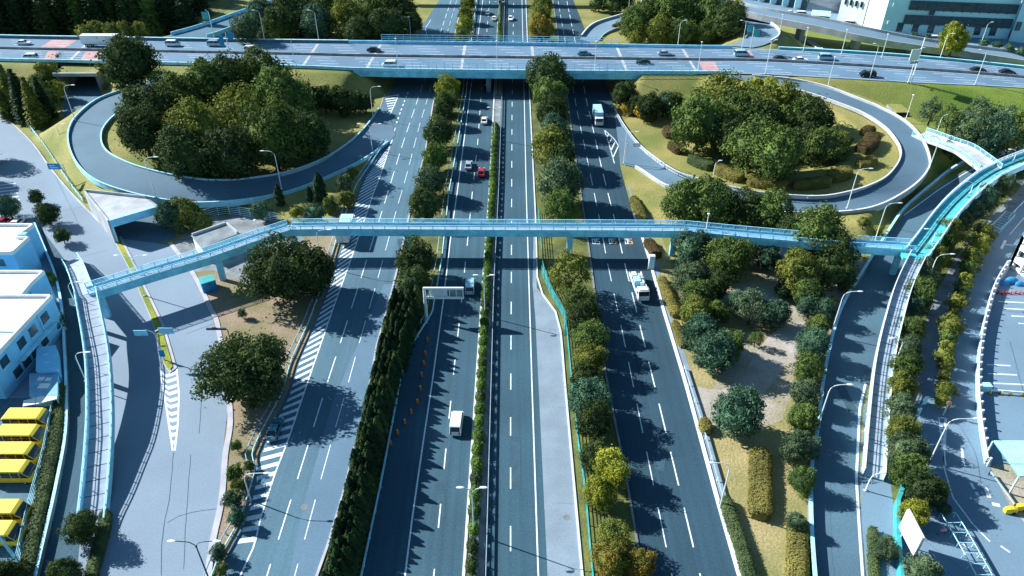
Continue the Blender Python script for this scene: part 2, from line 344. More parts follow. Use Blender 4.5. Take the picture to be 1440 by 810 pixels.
def height(X, Y):
    X = np.asarray(X, float); Y = np.asarray(Y, float); H = np.zeros_like(X)
    for a, b, ha, hb in EMB:
        dx, dy = b.x - a.x, b.y - a.y; L2 = dx * dx + dy * dy + 1e-9
        t = np.clip(((X - a.x) * dx + (Y - a.y) * dy) / L2, 0, 1)
        d = np.hypot(X - a.x - t * dx, Y - a.y - t * dy)
        H = np.maximum(H, a.z + (b.z - a.z) * t - .12 - np.maximum(0, d - (ha + (hb - ha) * t) - .8) * .55)
    for poly, s in CAPP:
        n = len(poly); D = np.full_like(X, 1e9); ins = np.zeros(X.shape, bool)
        for i in range(n):
            x0, y0 = poly[i]; x1, y1 = poly[(i + 1) % n]; dx, dy = x1 - x0, y1 - y0
            t = np.clip(((X - x0) * dx + (Y - y0) * dy) / (dx * dx + dy * dy + 1e-9), 0, 1)
            D = np.minimum(D, np.hypot(X - x0 - t * dx, Y - y0 - t * dy))
            if dy != 0: ins ^= ((y0 > Y) != (y1 > Y)) & (X < dx * (Y - y0) / dy + x0)
        H = np.minimum(H, np.where(ins, 0, np.maximum(0, D - 1.6) * s))
    for a, b, ha, hb in LOOPSEG:
        dx, dy = b.x - a.x, b.y - a.y; L2 = dx * dx + dy * dy + 1e-9
        t = np.clip(((X - a.x) * dx + (Y - a.y) * dy) / L2, 0, 1)
        d = np.hypot(X - a.x - t * dx, Y - a.y - t * dy)
        H = np.minimum(H, a.z + (b.z - a.z) * t - .22 + np.maximum(0, d - (ha + (hb - ha) * t) - .9) * 1.1)
    return np.maximum(H, 0)
def gz(x, y): return float(height(np.array([x]), np.array([y]))[0])
def G(px, py, dz=0.0):      # ground point seen at a pixel
    z = 0.0
    for _ in range(8):
        p = W(px, py, z + dz); z = .5 * z + .5 * gz(p.x, p.y)
    p = W(px, py, z + dz); return Vector((p.x, p.y, gz(p.x, p.y)))
def GL(pts, dz=0.0): return [G(p[0], p[1]) + Vector((0, 0, dz)) for p in pts]
ax = list(np.arange(-250, 250.1, 1.25)); ay = list(np.arange(36, 400.1, 1.25))
ext = [10, 30, 70, 150, 300, 700, 1500, 3500]
ax = [ax[0] - e for e in ext[::-1]] + ax + [ax[-1] + e for e in ext]
ay = [ay[0] - e for e in ext[::-1]] + ay + [ay[-1] + e for e in ext]
GX, GY = np.meshgrid(ax, ay); GH = height(GX, GY)
rim = (GX < -262) | (GX > 262) | (GY > 412) | (GY < 30); GH[rim] = 0
me = bpy.data.meshes.new('ground'); nx, ny = len(ax), len(ay)
vs = np.stack([GX, GY, GH], -1).reshape(-1, 3)
idx = np.arange(nx * ny).reshape(ny, nx)
fs = np.stack([idx[:-1, :-1], idx[:-1, 1:], idx[1:, 1:], idx[1:, :-1]], -1).reshape(-1, 4)
me.from_pydata(vs.tolist(), [], fs.tolist()); me.materials.append(M['grass']); me.shade_smooth(); me.update()
_t = M['grass'].node_tree; _b = _t.nodes['Principled BSDF']; _l = [l for l in _t.links if l.to_socket == _b.inputs['Base Color']][0].from_socket
_g = _t.nodes.new('ShaderNodeNewGeometry'); _s = _t.nodes.new('ShaderNodeSeparateXYZ'); _t.links.new(_g.outputs['Position'], _s.inputs[0])
_m = _t.nodes.new('ShaderNodeMapRange'); _m.inputs[1].default_value = 95; _m.inputs[2].default_value = 125; _t.links.new(_s.outputs[0], _m.inputs[0])
_x = _t.nodes.new('ShaderNodeMix'); _x.data_type = 'RGBA'; _x.blend_type = 'MULTIPLY'; _x.inputs[7].default_value = (.66, .98, .50, 1); _t.links.new(_m.outputs[0], _x.inputs[0]); _t.links.new(_l, _x.inputs[6]); _t.links.new(_x.outputs[2], _b.inputs['Base Color'])
ground = bpy.data.objects.new('ground', me); COL.objects.link(ground); struct(ground)
# ---------------------------------------------------------------- sheets
def road(name, L, Rr, m, dz=0.03, n=70, top=True):
    L, Rr = samp(L, Rr, n); return struct(MB().strip(L, Rr, dz).build(name, m))
def sheet(name, pts, m, z=0.02, px=True, sm=False):
    P = WL(pts) if px else pts
    if sm: P = smooth(P + [P[0]], 5)[:-1]
    b = MB(); b.add([(p.x, p.y, z) for p in P], [tuple(range(len(P)))]); o = b.build(name, m)
    if o.data.polygons[0].normal.z < 0: o.data.flip_normals()
    return struct(o)
def strip_y(L, Rr, n=60):   # match two long edges by Y
    ys = np.linspace(YF, YN, n)
    f = lambda P, y: Vector((float(np.interp(y, [p.y for p in P[::-1]], [p.x for p in P[::-1]])), y, 0))
    return [f(L, y) for y in ys], [f(Rr, y) for y in ys]
def yroad(name, L, Rr, m, dz): a, b = strip_y(L, Rr, 120); return struct(MB().strip(a, b, dz).build(name, m))
lf = yroad('road', LF_L, LF_R, M['asph_lite'], .05)
lc = yroad('road', LC_L, LC_R, M['asph_mid'], .05)
rc = yroad('road', RC_L, RC_R, M['asph_mid'], .05)
rf = yroad('road', RF_L, RF_R, M['asph_dark'], .05)
sheet('road_shoulder', [(751, 300), (755, 405), (783, 443), (788, 470), (793, 537), (817, 807), (822, 860), (772, 860), (770, 810), (753, 450), (749, 400)], M['patch'], .058)
sheet('road_surface', [(540, 400), (560, 400), (547, 423), (528, 490), (517, 560), (490, 660), (473, 730), (440, 830), (402, 830), (430, 700), (470, 560)], mat('asphalt_resurfaced', (.105, .19, .27), .85, .08, .08, fine=.08), .057)
yroad('verge', LF_R, LC_L, M['verge'], .03); yroad('verge', RC_R, RF_L, M['verge'], .03)
sheet('forest_floor', [(-300, 51), (60, 51), (250, 49), (262, 40), (330, 10), (360, -10), (370, -60), (-500, -60)], M['verge'], .03)
# central median
sheet('median_strip', [(694, 133), (705, 133), (700, 270), (693, 403), (689, 540), (681, 812), (675, 880), (645, 880), (650, 812), (668, 537), (677, 403), (687, 270)], M['conc_dark'], .09)
def yextrude(name, L, d0, d1, z0, z1, m): return MB().sweep(L, d0, d1, z0, z1).build(name, m)
struct(yextrude('kerb', LC_R, .0, .35, 0, .35, M['paint'])) if False else None
kb = MB().sweep(resample(LC_R, 12), -.05, -.42, 0, .22); struct(kb.build('kerb', M['kerb']))   # pale kerb along the median
kb = MB().sweep(resample(RC_R, 6), -.28, 0, 0, .2); struct(kb.build('kerb', M['kerb']))
kb = MB().sweep(resample(RF_R[5:], 6), -.55, 0, 0, .2); struct(kb.build('kerb', M['kerb']))
kb = MB().sweep(resample(RF_L, 8), 0, .3, 0, .2); struct(kb.build('kerb', M['conc_dark']))
kb = MB().sweep(resample(LF_R, 8), -.3, .05, 0, .2); struct(kb.build('kerb', M['conc_pink']))
g_ = WL([(880, 262), (889, 300), (907, 350), (929, 430), (950, 500), (962, 540), (1007, 707), (1037, 812)])
struct(MB().strip(offset(g_, -1.7), offset(g_, -.5), .057).build('gutter', M['patch']))
# loops, ramps, overpass
def elevated(name, L, Rr, m, thick=.6, dz=.03, n=90):
    L, Rr = samp(L, Rr, n)
    zz_ = [(a.z + b.z) / 2 for a, b in zip(L, Rr)]
    for _ in range(6): zz_ = [zz_[0]] + [(zz_[i - 1] + 2 * zz_[i] + zz_[i + 1]) / 4 for i in range(1, len(zz_) - 1)] + [zz_[-1]]
    for a, b, z_ in zip(L, Rr, zz_): a.z = b.z = z_
    o = MB().strip(L, Rr, dz).build(name, m, None, True); return struct(o), L, Rr
_, ll_o, ll_i = elevated('loop_road', LL_O, LL_I, M['asph_loop'])
_, rl_o, rl_i = elevated('loop_road', RL_O, RL_I, M['asph_loop'])
_, ne_o, ne_i = elevated('loop_road', NE_O, NE_I, M['asph_lot'])
_, nw_l, nw_r = elevated('ramp_road', NW_L, NW_R, M['asph_lite'])
ovr, ov_f, ov_n = elevated('overpass_road', OV_F, OV_N, M['asph_deck'], n=110)
# slab under the loop where the underpass cuts through
ov_s = MB(); ov_s.strip(ov_f, ov_n, -.9); struct(ov_s.build('overpass_underside', M['conc_dark']))
# sunken and frontage roads, lots
sheet('road', [(-300, 100), (0, 162), (40, 197), (67, 233), (97, 270), (157, 332), (185, 383), (223, 503), (243, 640), (240, 900), (-500, 900), (-500, 300)], M['asph_pale'], .03)
sheet('road', [(165, 335), (240, 345), (267, 383), (294, 437), (304, 464), (320, 578), (313, 640), (307, 707), (293, 773), (283, 870), (238, 870), (241, 640), (223, 503), (185, 383)], M['asph_pale'], .034)
struct(MB().strip(offset(UP_C, -5.3), offset(UP_C, 5.3), .028).build('underpass_road', M['asph_lite']))
k_ = smooth(WL([(236, 342), (267, 383), (294, 437), (304, 464), (320, 578), (313, 640), (307, 707), (293, 773), (283, 870)]), 5)
struct(MB().sweep(k_, -.8, .0, 0, .14).build('kerb', M['conc_pink']))
sheet('service_road', [(58, 322), (96, 372), (104, 400), (114, 440), (121, 500), (121, 570), (115, 650), (108, 720), (112, 760), (104, 870), (40, 870), (52, 812), (70, 736), (81, 688), (94, 614), (94, 548), (91, 492), (86, 437), (78, 400), (68, 360)], M['asph_mid'], .038)
sheet('vehicle_yard', [(-400, 560), (70, 560), (88, 551), (85, 590), (66, 650), (48, 740), (30, 830), (-300, 900)], M['asph_lite'], .036)
sheet('bare_earth', [(267, 383), (300, 330), (360, 300), (440, 320), (500, 285), (463, 397), (440, 457), (417, 510), (403, 557), (374, 613), (362, 645), (349, 710), (318, 785), (295, 850), (293, 773), (307, 707), (313, 640), (321, 578), (304, 464), (294, 437)], M['dirt'], .024)
sheet('paved_yard', [(240, 345), (285, 305), (360, 300), (430, 335), (350, 400), (300, 380), (267, 383)], M['conc_dark'], .027)
# right side
rr = road('ramp_road', RR_L, RR_R, M['asph_ramp'], .045)
sheet('service_street', [(1224, 870), (1212, 740), (1209, 673), (1216, 573), (1240, 480), (1290, 380), (1370, 295), (1440, 255), (1600, 215), (1900, 215), (1900, 900), (1224, 900)], M['asph_lot'], .03)
sheet('planting_strip', [(1253, 540), (1262, 470), (1283, 410), (1315, 350), (1370, 290), (1420, 255), (1440, 250), (1432, 268), (1385, 310), (1345, 360), (1312, 420), (1290, 490), (1284, 560), (1300, 640), (1310, 700), (1290, 740), (1262, 760), (1250, 660)], M['verge'], .036)  # dark undergrowth colour also carries the shade of the tree row
sheet('pavement', [(1440, 262), (1452, 262), (1395, 325), (1352, 378), (1322, 440), (1302, 500), (1296, 560), (1284, 560), (1290, 490), (1312, 420), (1345, 360), (1385, 310)], M['conc_dark'], .04)  # darker concrete colour puts the tree shade into the pavement
sheet('park_ground', [(940, 370), (1000, 345), (1220, 368), (1190, 425), (1168, 475), (1153, 545), (1146, 603), (1141, 660), (1060, 640), (1000, 600), (975, 545), (965, 520), (1010, 500), (960, 420)], M['gravel'], .022, sm=True)
sheet('park_path', [(962, 535), (1010, 548), (1040, 530), (1085, 470), (1130, 455), (1100, 520), (1070, 560), (1060, 600), (990, 588), (972, 575)], mat('pale_path', (.44, .40, .38), .95, 0, .2, col2=(.32, .29, .24), fine=.2), .026, sm=True)
sheet('park_lawn', [(884, 262), (905, 330), (929, 420), (950, 490), (966, 540), (1000, 548), (1012, 530), (985, 500), (962, 440), (950, 390), (930, 330), (905, 270)], M['grass_dry'], .03)
sheet('park_lawn', [(975, 590), (1005, 600), (1060, 610), (1100, 590), (1110, 560), (1125, 480), (1150, 480), (1150, 545), (1142, 603), (1138, 657), (1136, 727), (1142, 880), (1050, 880), (1040, 812), (1012, 715), (985, 615)], M['grass_dry'], .029, sm=False)
sheet('loading_apron', [(1392, 655), (1450, 650), (1500, 760), (1440, 735), (1418, 708), (1400, 672)], M['gravel'], .038)
sheet('frontage_street', [(1040, -3), (1060, 14), (1300, 62), (1380, 76), (1500, 93), (1900, 130), (1900, 50), (1440, 30), (1200, 22), (1030, -30)], M['asph_lot'], .03)
sheet('factory_yard', [(1020, -30), (1200, 22), (1440, 45), (1900, 80), (1900, -200), (1000, -200)], M['conc'], .026)
sheet('median_grass', [(157, 330), (167, 333), (191, 380), (226, 457), (236, 490), (243, 516), (238, 522), (231, 512), (217, 457), (185, 383)], M['grass_green'], .16)
k_ = WL([(157, 331), (185, 383), (217, 457), (231, 512), (240, 525), (248, 518), (240, 490), (230, 457), (193, 380), (170, 333)])
struct(MB().sweep(k_, -.3, .12, 0, .155).build('kerb', M['conc_pink']))
k_ = smooth(WL([(-40, 140), (0, 162), (40, 197), (67, 233), (97, 270), (157, 332)]), 5)
struct(MB().sweep(k_, -.35, 0, 0, .3).build('kerb', M['conc']))
# ---------------------------------------------------------------- painted markings (child of the road they lie on)
def line(b, pts, w, z, dash=None, step=1.5):
    pts = resample(pts, step)
    if not dash: b.strip(offset(pts, -w / 2), offset(pts, w / 2), z)
    else:
        on, off, ph = dash; L = length(pts); s = ph
        P = resample(pts, .5); k = len(P) / L
        while s < L:
            i0, i1 = max(0, int(s * k)), min(len(P) - 1, int((s + on) * k))
            if i1 > i0: q = P[i0:i1 + 1]; b.strip(offset(q, -w / 2), offset(q, w / 2), z)
            s += on + off
def marks(parent, b, m='paint', name='lane_marking'):
    o = b.build(name, M[m], parent); return o
Z1 = .068
b = MB()
fr = lambda px, y0=YN, y1=YF: extY(WL(px), y0, y1)
def dashY(b, pts, w, z, y_start, on, cyc):
    pts = fr(pts); P = [(p.y, p.x) for p in pts[::-1]]
    f = lambda y: float(np.interp(y, [a for a, _ in P], [c for _, c in P]))
    y = y_start
    while y > YN: y -= cyc
    while y < YF:
        q = [Vector((f(y), y, 0)), Vector((f(y + on), y + on, 0))]; b.strip([q[0] - Vector((w / 2, 0, 0)), q[1] - Vector((w / 2, 0, 0))], [q[0] + Vector((w / 2, 0, 0)), q[1] + Vector((w / 2, 0, 0))], z); y += cyc
ystart = W(718, 613).y
cyc = (W(718, 587).y - W(718, 740).y) / 2
dashY(b, [(722, 20), (720, 160), (719, 400), (718, 600), (718, 800)], .18, Z1, ystart, W(718, 587).y - ystart, cyc)
line(b, fr([(734, 0), (737, 133), (740, 270), (748, 540), (757, 810)]), .2, Z1)
line(b, offset(RC_L, .5), .14, Z1)
marks(rc, b)
b = MB()
d1 = [(676, 143), (672, 199), (667, 245), (664, 273), (658, 335), (646, 453), (640, 505), (627, 633), (611, 800)]
dashY(b, d1, .18, Z1, W(627, 660).y, 3.9, cyc)
line(b, fr([(679, 0), (661, 133), (643, 270), (633, 340), (623, 427), (608, 537), (595, 623), (580, 727), (570, 807)]), .22, Z1)
line(b, offset(LC_R, -.75), .22, Z1)
marks(lc, b)
b = MB()
A = [(628, 20), (581.7, 157), (563, 213), (539, 292), (523, 342), (506, 397), (485, 463), (456.7, 550), (426, 650), (385, 780)]
B = [(641, 5), (589, 180), (571, 250), (559, 290), (545, 342), (530, 397), (510.7, 463), (486.7, 550), (458, 650), (422.7, 780)]
y_ = W(426, 674).y
dashY(b, A, .18, Z1, y_, W(426, 626).y - y_, cyc); dashY(b, B, .13, Z1, y_, W(426, 626).y - y_, cyc)
zr = [(556, 180), (545, 217), (533, 253), (526, 270), (493, 367), (470, 430), (433, 537), (405, 620), (388, 663), (367, 727), (358, 767), (337, 812)]
line(b, WL(zr + [(315, 880)]), .22, Z1)
line(b, WL([(574, 130), (569, 142), (563, 158), (556, 178)]), .35, Z1, (1.6, 1.6, 0))
line(b, WL([(602, 55), (598, 40), (606, 28)][::-1]), .2, Z1)
def zebra(b, Lp, Rp, pitch, slant, w, z=.066):
    Lp = resample(Lp, .25); Rp = resample(Rp, n=len(Lp)); k = 0; n = len(Lp); st = int(pitch / .25); sl_ = int(slant / .25); wi = max(1, int(w / .25))
    i = max(0, sl_)
    while i + wi < n and i - sl_ + wi < n:
        j = i - sl_
        if j >= 0: b.add([(p.x, p.y, z) for p in (Lp[i], Rp[j], Rp[j + wi], Lp[i + wi])], [(0, 1, 2, 3)])
        i += st
zL = offset(WL([(552, 196), (530, 225), (512, 250), (503, 270), (463, 397), (440, 457), (417, 510), (403, 557), (374, 613), (362, 645), (349, 710), (328, 765)]), -.5)
zR = WL([(555, 185), (545, 217), (533, 253), (526, 270), (493, 367), (470, 430), (433, 537), (405, 620), (388, 663), (367, 727), (352, 782)])
zebra(b, zL, zR, 1.9, 2.0, .85)
zL1 = WL([(541, 133), (531, 160), (513, 190), (483, 228)]); zR1 = WL([(561, 133), (549, 160), (530, 190), (485, 230)])
zebra(b, resample(smooth(zL1), n=40), resample(smooth(zR1), n=40), 2.2, 2.0, .9)
line(b, smooth(zL1), .2, Z1 + .002); line(b, smooth(zR1), .25, Z1 + .002)
marks(lf, b)
b = MB()
C = [(795, 60), (809, 143), (814, 168), (827, 230), (843, 308), (853, 364), (866, 425), (882, 500), (900, 590), (923, 703), (943, 800)]
D = [(809, 60), (825, 143), (831, 168), (845, 232), (865, 312), (877, 365), (892, 425), (910, 500), (932, 590), (959, 703), (983, 803)]
y_ = W(900, 609).y
dashY(b, C, .15, Z1, y_, W(900, 568).y - y_, cyc); dashY(b, D, .2, Z1, y_, W(900, 568).y - y_, cyc)
line(b, WL([(850, 183), (857, 205), (864, 230)]), .22, Z1); line(b, WL([(850, 183), (864, 196), (874, 212)]), .22, Z1)
for t in (.25, .45, .65, .85):
    p = W(850, 183).lerp(W(864, 230), t); q = W(850, 183).lerp(W(874, 212), t * .95); line(b, [p, q], .3, Z1)
marks(rf, b)
# speed figures painted on the frontage road
def seven(b, o, w, h, segs_, t, z, sx=1):
    S7 = {'a': ((0, 1), (1, 1)), 'b': ((1, 1), (1, .5)), 'c': ((1, .5), (1, 0)), 'd': ((1, 0), (0, 0)), 'e': ((0, 0), (0, .5)), 'f': ((0, .5), (0, 1)), 'g': ((0, .5), (1, .5))}
    for s in segs_:
        (x0, y0), (x1, y1) = S7[s]; x0, x1, y0, y1 = min(x0, x1), max(x0, x1), min(y0, y1), max(y0, y1)
        X0, X1, Y0, Y1 = o.x - sx * (x0 * w), o.x - sx * (x1 * w), o.y - y0 * h, o.y - y1 * h
        X0, X1 = min(X0, X1) - t, max(X0, X1) + t; Y1, Y0 = min(Y0, Y1) - t, max(Y0, Y1) + t
        b.add([(X0, Y1, z), (X1, Y1, z), (X1, Y0, z), (X0, Y0, z)], [(0, 1, 2, 3)]); z += .0015
b = MB(); bw = MB()
for px in (837.5, 861, 883):
    o = W(px + 4.5, 336.5); tgt = b if px > 840 else bw
    seven(tgt, o, .55, 1.9, 'acdfg', .13, Z1 + .004, 1)     # 5, read by drivers coming this way
    seven(bw, o - Vector((-.1, 0, 0)) - Vector((1.0, 0, 0)), .5, 1.9, 'abcdef', .12, Z1 + .004, 1)
marks(rf, b, 'paint_or', 'speed_figure'); marks(rf, bw, 'paint', 'speed_figure')
# overpass lanes, joints and red panels
b = MB()
def ovl(t, x0, x1, dash=None, w=.16, z=.045):
    P = [a.lerp(c, t) for a, c in zip(ov_f, ov_n)]; P = [p for p in P if x0 <= pxof(p) <= x1]; line(b, P, w, z, dash)
for t in (.10, .20, .30, .40): ovl(t, -100, 1500, (6, 7.5, 2), .17)
for t in (.60, .70, .80, .90): ovl(t, -100, 1500, (6, 7.5, 4), .17)
ovl(.03, -100, 1600); ovl(.97, -100, 1600); ovl(.47, -100, 1600); ovl(.53, -100, 1600)
marks(ovr, b)
b = MB(); bj = MB()
def ovq(bb, x0, x1, t0, t1, z=.04, skew=0):
    n = len(ov_f); f = lambda x, t: None
    def pt(px, t):
        best = None
        for i in range(n - 1):
            p, q = ov_f[i].lerp(ov_n[i], t), ov_f[i + 1].lerp(ov_n[i + 1], t); a, c = pxof(p), pxof(q)
            if a <= px <= c: return p.lerp(q, (px - a) / (c - a))
        return p
    v = [pt(x0 + skew, t0), pt(x1 + skew, t0), pt(x1, t1), pt(x0, t1)]
    bb.add([(p.x, p.y, p.z + z) for p in v], [(0, 1, 2, 3)])
ovq(b, 55, 90, .06, .42, skew=18); ovq(b, 112, 136, .55, .95, skew=8); ovq(b, 990, 1013, .56, .96, skew=-8); ovq(b, 1043, 1062, .1, .44, skew=-6); ovq(b, 60, 75, .55, .95, skew=8)
for x, sk in ((95, 30), (423, 22), (513, 20), (646, 6), (750, -4), (880, -14), (978, -20)): ovq(bj, x, x + 4, .06, .95, .048, sk)
marks(ovr, b, 'paint_red', 'red_panel'); marks(ovr, bj, 'conc', 'expansion_joint')
# chevrons of the left nose, lots, street lines
b = MB()
cl, cr = WL([(224, 516), (232, 560), (238, 600), (243, 634)]), WL([(248.5, 518), (252, 555), (250, 600), (246, 634)])
line(b, cl, .25, .05); line(b, cr, .25, .05)
for k in range(11):
    t = .04 + k * .085; cl2 = resample(cl, n=101); cr2 = resample(cr, n=101)
    i = int(t * 100); j = min(100, i + 4); l0, l1, r0, r1 = cl2[i], cl2[j], cr2[i], cr2[j]; m0, m1 = (l0 + r0) * .5 - Vector((0, 1.1 * (1 - t), 0)), (l1 + r1) * .5 - Vector((0, 1.1 * (1 - t), 0))
    b.add([(p.x, p.y, .047) for p in (l0, m0, m1, l1)], [(0, 1, 2, 3)]); b.add([(p.x, p.y, .047) for p in (m0, r0, r1, m1)], [(0, 1, 2, 3)])
for k in range(8):   # crossing at the far left
    y = 258 + k * 4.6; line(b, [W(-30, y + 6), W(22 + k * 1.2, y)], .45, .045)
struct(b.build('lane_marking', M['paint']))
b = MB()
for (x0, y0, x1, y1) in [(1404, 424, 1460, 427), (1412, 434, 1470, 437), (1422, 444.5, 1480, 447), (1432, 455, 1480, 457), (1388, 513, 1421, 514.5), (1389, 525.5, 1430, 527.5), (1394, 539, 1460, 542)]:
    line(b, WL([(x0, y0), (x1, y1)]), .3, .045)
line(b, WL([(1320, 588), (1324, 620), (1328, 660), (1340, 700), (1370, 740), (1392, 762)]), .2, .046)
line(b, WL([(1318, 588), (1330, 588)]), .25, .046); line(b, WL([(1330, 588), (1327, 640), (1329, 655)]), .4, .046)
for i in range(4): line(b, WL([(1320 + i, 597 + i * 9), (1329, 603 + i * 9)]), .4, .048)
line(b, WL([(1352, 628), (1354, 645)]), .35, .046); b.add([(p.x, p.y, .047) for p in WL([(1350.5, 642), (1355.5, 641), (1358, 659)])], [(0, 1, 2)])
line(b, WL([(1375, 681), (1384, 681), (1391, 700)]), .55, .046); line(b, WL([(1365, 679), (1375, 697)]), .4, .046, (1, .5, 0))
line(b, WL([(1395, 709), (1406, 711)]), .6, .047)
line(b, WL([(1407, 768), (1420, 777)]), .25, .046); line(b, WL([(1373, 778), (1386, 788)]), .25, .046); line(b, WL([(1348, 761), (1362, 771)]), .25, .046)
line(b, WL([(1408, 350), (1414, 338)]), .5, .046); line(b, WL([(1411, 344), (1424, 345)]), .3, .046)
line(b, WL([(1420, 330), (1441, 305), (1470, 280)]), .15, .046)
line(b, WL([(1271, 303), (1320, 267), (1358, 243), (1440, 203)]), .22, .055)
line(b, WL([(1217, 540), (1209, 573), (1204, 673), (1208, 740), (1213, 812)]), .35, .056)
struct(b.build('lane_marking', M['paint']))
# grooves / joints in the concrete shoulder
b = MB()
for y in (463, 573, 708): line(b, [W(790 + (y - 463) * .09, y + 1), W(756 + (y - 463) * .05, y - 1)], .12, .064)
for (x, y, r) in ((428, 713, .55), (797, 728, .5), (60, 205, .3)):
    c = W(x, y); b.add([(c.x + r * math.cos(a * .7854), c.y + r * math.sin(a * .7854), .062) for a in range(8)], [tuple(range(8))])
struct(b.build('drain_cover', M['conc_dark']))
b = MB()      # seams and cracks in the old paving
for P in ([(244, 636), (238, 700), (229, 750), (226, 810)], [(283, 560), (280, 610)], [(268, 640), (262, 720), (258, 800)], [(235, 735), (262, 722), (304, 716)], [(60, 215), (85, 262), (118, 330)], [(120, 290), (75, 300)], [(150, 352), (112, 362)], [(250, 440), (288, 425)], [(262, 470), (302, 455)], [(1300, 760), (1350, 800)], [(1350, 600), (1372, 640), (1380, 690)], [(1420, 480), (1440, 560), (1440, 600)], [(1185, 480), (1170, 600), (1168, 740), (1172, 810)]):
    q = resample(smooth(WL(P), 4), 1.2); q = [v + Vector((rnd0.uniform(-.06, .06), rnd0.uniform(-.06, .06), 0)) for v in q]; line(b, q, .055, .064)
struct(b.build('paving_seam', M['asph_ramp']))
b = MB()      # rectangular trench repairs
for (x, y, w, d, a_) in [(590, 300, 1.5, 9, 0), (725, 650, 1.4, 10, 0), (736, 330, 1.6, 7, 0), (640, 470, 1.2, 6, .1), (872, 480, 1.6, 8, -.2), (930, 640, 1.3, 6, -.25), (830, 250, 1.5, 12, -.1), (566, 350, 1.6, 8, .2), (1190, 560, 1.5, 6, 0), (620, 700, 1.1, 7, .1), (655, 300, 1.2, 8, .05)]:
    c = W(x, y); ca, sa = math.cos(a_), math.sin(a_); b.add([(c.x + ca * u - sa * v, c.y + sa * u + ca * v, .0635) for u, v in ((-w / 2, -d / 2), (w / 2, -d / 2), (w / 2, d / 2), (-w / 2, d / 2))], [(0, 1, 2, 3)])
struct(b.build('road_repair', mat('asphalt_repair', (.040, .090, .125), .9, .12, .6, fine=.12)))
# ---------------------------------------------------------------- overpass bridge structure
def cutx(P, x0, x1): return [p for p in P if x0 <= pxof(p) <= x1]
ovb = thing('overpass_bridge', 'wide blue sided road overpass crossing above the central highway', 'overpass')
n0 = cutx(ov_n, 495, 990); f0 = cutx(ov_f, 500, 880)
MB().sweep(n0, -.25, .25, -1.7, .05).build('girder', M['blue2'], ovb); MB().sweep(f0, -.25, .25, -1.7, .05).build('girder', M['blue2'], ovb)
b = MB(); b.sweep(cutx(ov_n, -200, 1040), -.3, .1, .05, .95); b.build('parapet', M['lite'], ovb)
b = MB(); b.sweep(cutx(ov_f, -200, 1040), -.1, .3, .05, .95); b.build('parapet', M['blue'], ovb)
b = MB(); c_ = [a.lerp(q, .5) for a, q in zip(ov_f, ov_n)]; b.sweep(c_, -.2, .2, .04, .8); b.build('median_barrier', M['conc_dark'], ovb)
def fence_on(pts, z0, h, sp, pr, parent, m, name='safety_fence', rails=(1.0,), mesh=True):
    b = MB(); P = resample(pts, sp)
    for p in P: b.box(p.x - pr, p.x + pr, p.y - pr, p.y + pr, p.z + z0, p.z + z0 + h)
    for r in rails: b.sweep(P, -pr * .8, pr * .8, z0 + h * r - pr, z0 + h * r + pr)
    return b.build(name, m, parent)
fence_on(offset(cutx(ov_n, 512, 990), .0), .95, 1.9, 2.4, .045, ovb, M['blue'], rails=(.35, 1))
fence_on(offset(cutx(ov_f, 530, 880), .0), .95, 1.9, 2.4, .06, ovb, M['blue'], rails=(.3, .62, 1))
for (px, py) in ((513, 140), (630, 122), (688, 118), (765, 118), (882, 135)):
    p = W(px, 118); s = [q for q in ov_n if abs(pxof(q) - px) < 12]; yn = s[0].y if s else 217
    MB().box(p.x - .7, p.x + .7, yn + 1.5, yn + 26, 0, 5.6).build('pier', M['conc_dark'], ovb)
# slender footbridge in the distance beyond the overpass
fb = thing('distant_footbridge', 'pale bridge deck crossing the highway at the top edge beyond the overpass', 'bridge')
P = WL([(560, -16), (720, -15), (900, -14), (960, -14)], 6)
MB().sweep(resample(P, 5), -2.2, 2.2, -.9, 0).build('deck', M['lite'], fb); MB().sweep(P, -2.3, -2.1, 0, 1.1).build('railing', M['blue'], fb); MB().sweep(P, 2.1, 2.3, 0, 1.1).build('railing', M['blue'], fb)
for px in (560, 660, 705, 775, 905):
    q = W(px, -15, 6); MB().box(q.x - .5, q.x + .5, q.y - 1, q.y + 1, 0, 5.05).build('pier', M['conc'], fb)
# ---------------------------------------------------------------- barriers along loops and ramps
def wallthing(name, label, cat, pts, x0, x1, h, m, below=1.2, cap_=None):
    o = thing(name, label, cat, (0, 0, 0))
    MB().sweep(pts, x0, x1, -below, h).build('barrier_wall', m, o)
    if cap_: MB().sweep(pts, x0 - .05, x1 + .05, h + .003, h + .14).build('coping', cap_, o)
    return o
def cutfrac(P, a, b): n = len(P); return P[int(a * n):max(int(a * n) + 2, int(b * n))]
wallthing('parapet_wall', 'pale concrete parapet round the outside of the left loop road', 'barrier', ll_o[3:86], -.25, 0, .5, M['lite'], .8, M['lite'])
wallthing('parapet_wall', 'low pale barrier round the inside of the left loop around the wooded island', 'barrier', ll_i[6:84], .0, .25, .3, M['conc'], .5, M['lite'])
wallthing('parapet_wall', 'pale concrete parapet round the outside of the right loop road', 'barrier', rl_o[2:84], -.3, 0, .55, M['conc'], 1.0, M['kerb'])
wallthing('parapet_wall', 'low pale barrier round the inside of the right loop around the hedged island', 'barrier', rl_i[1:84], .0, .22, .3, M['conc'], .5, M['kerb'])
wallthing('parapet_wall', 'pale parapet round the small loop at the top beyond the overpass', 'barrier', ne_o[2:84], -.35, 0, .8, M['conc'], 1.0, M['white'])
wallthing('parapet_wall', 'pale edge barrier on the inner side of the small loop beyond the overpass', 'barrier', ne_i[2:80], 0, .3, .5, M['conc'], .5)
wallthing('parapet_wall', 'blue railing wall on the far side of the ramp at the top left', 'barrier', nw_l[4:], -.2, 0, 1.0, M['blue'], 1.0, M['lite'])
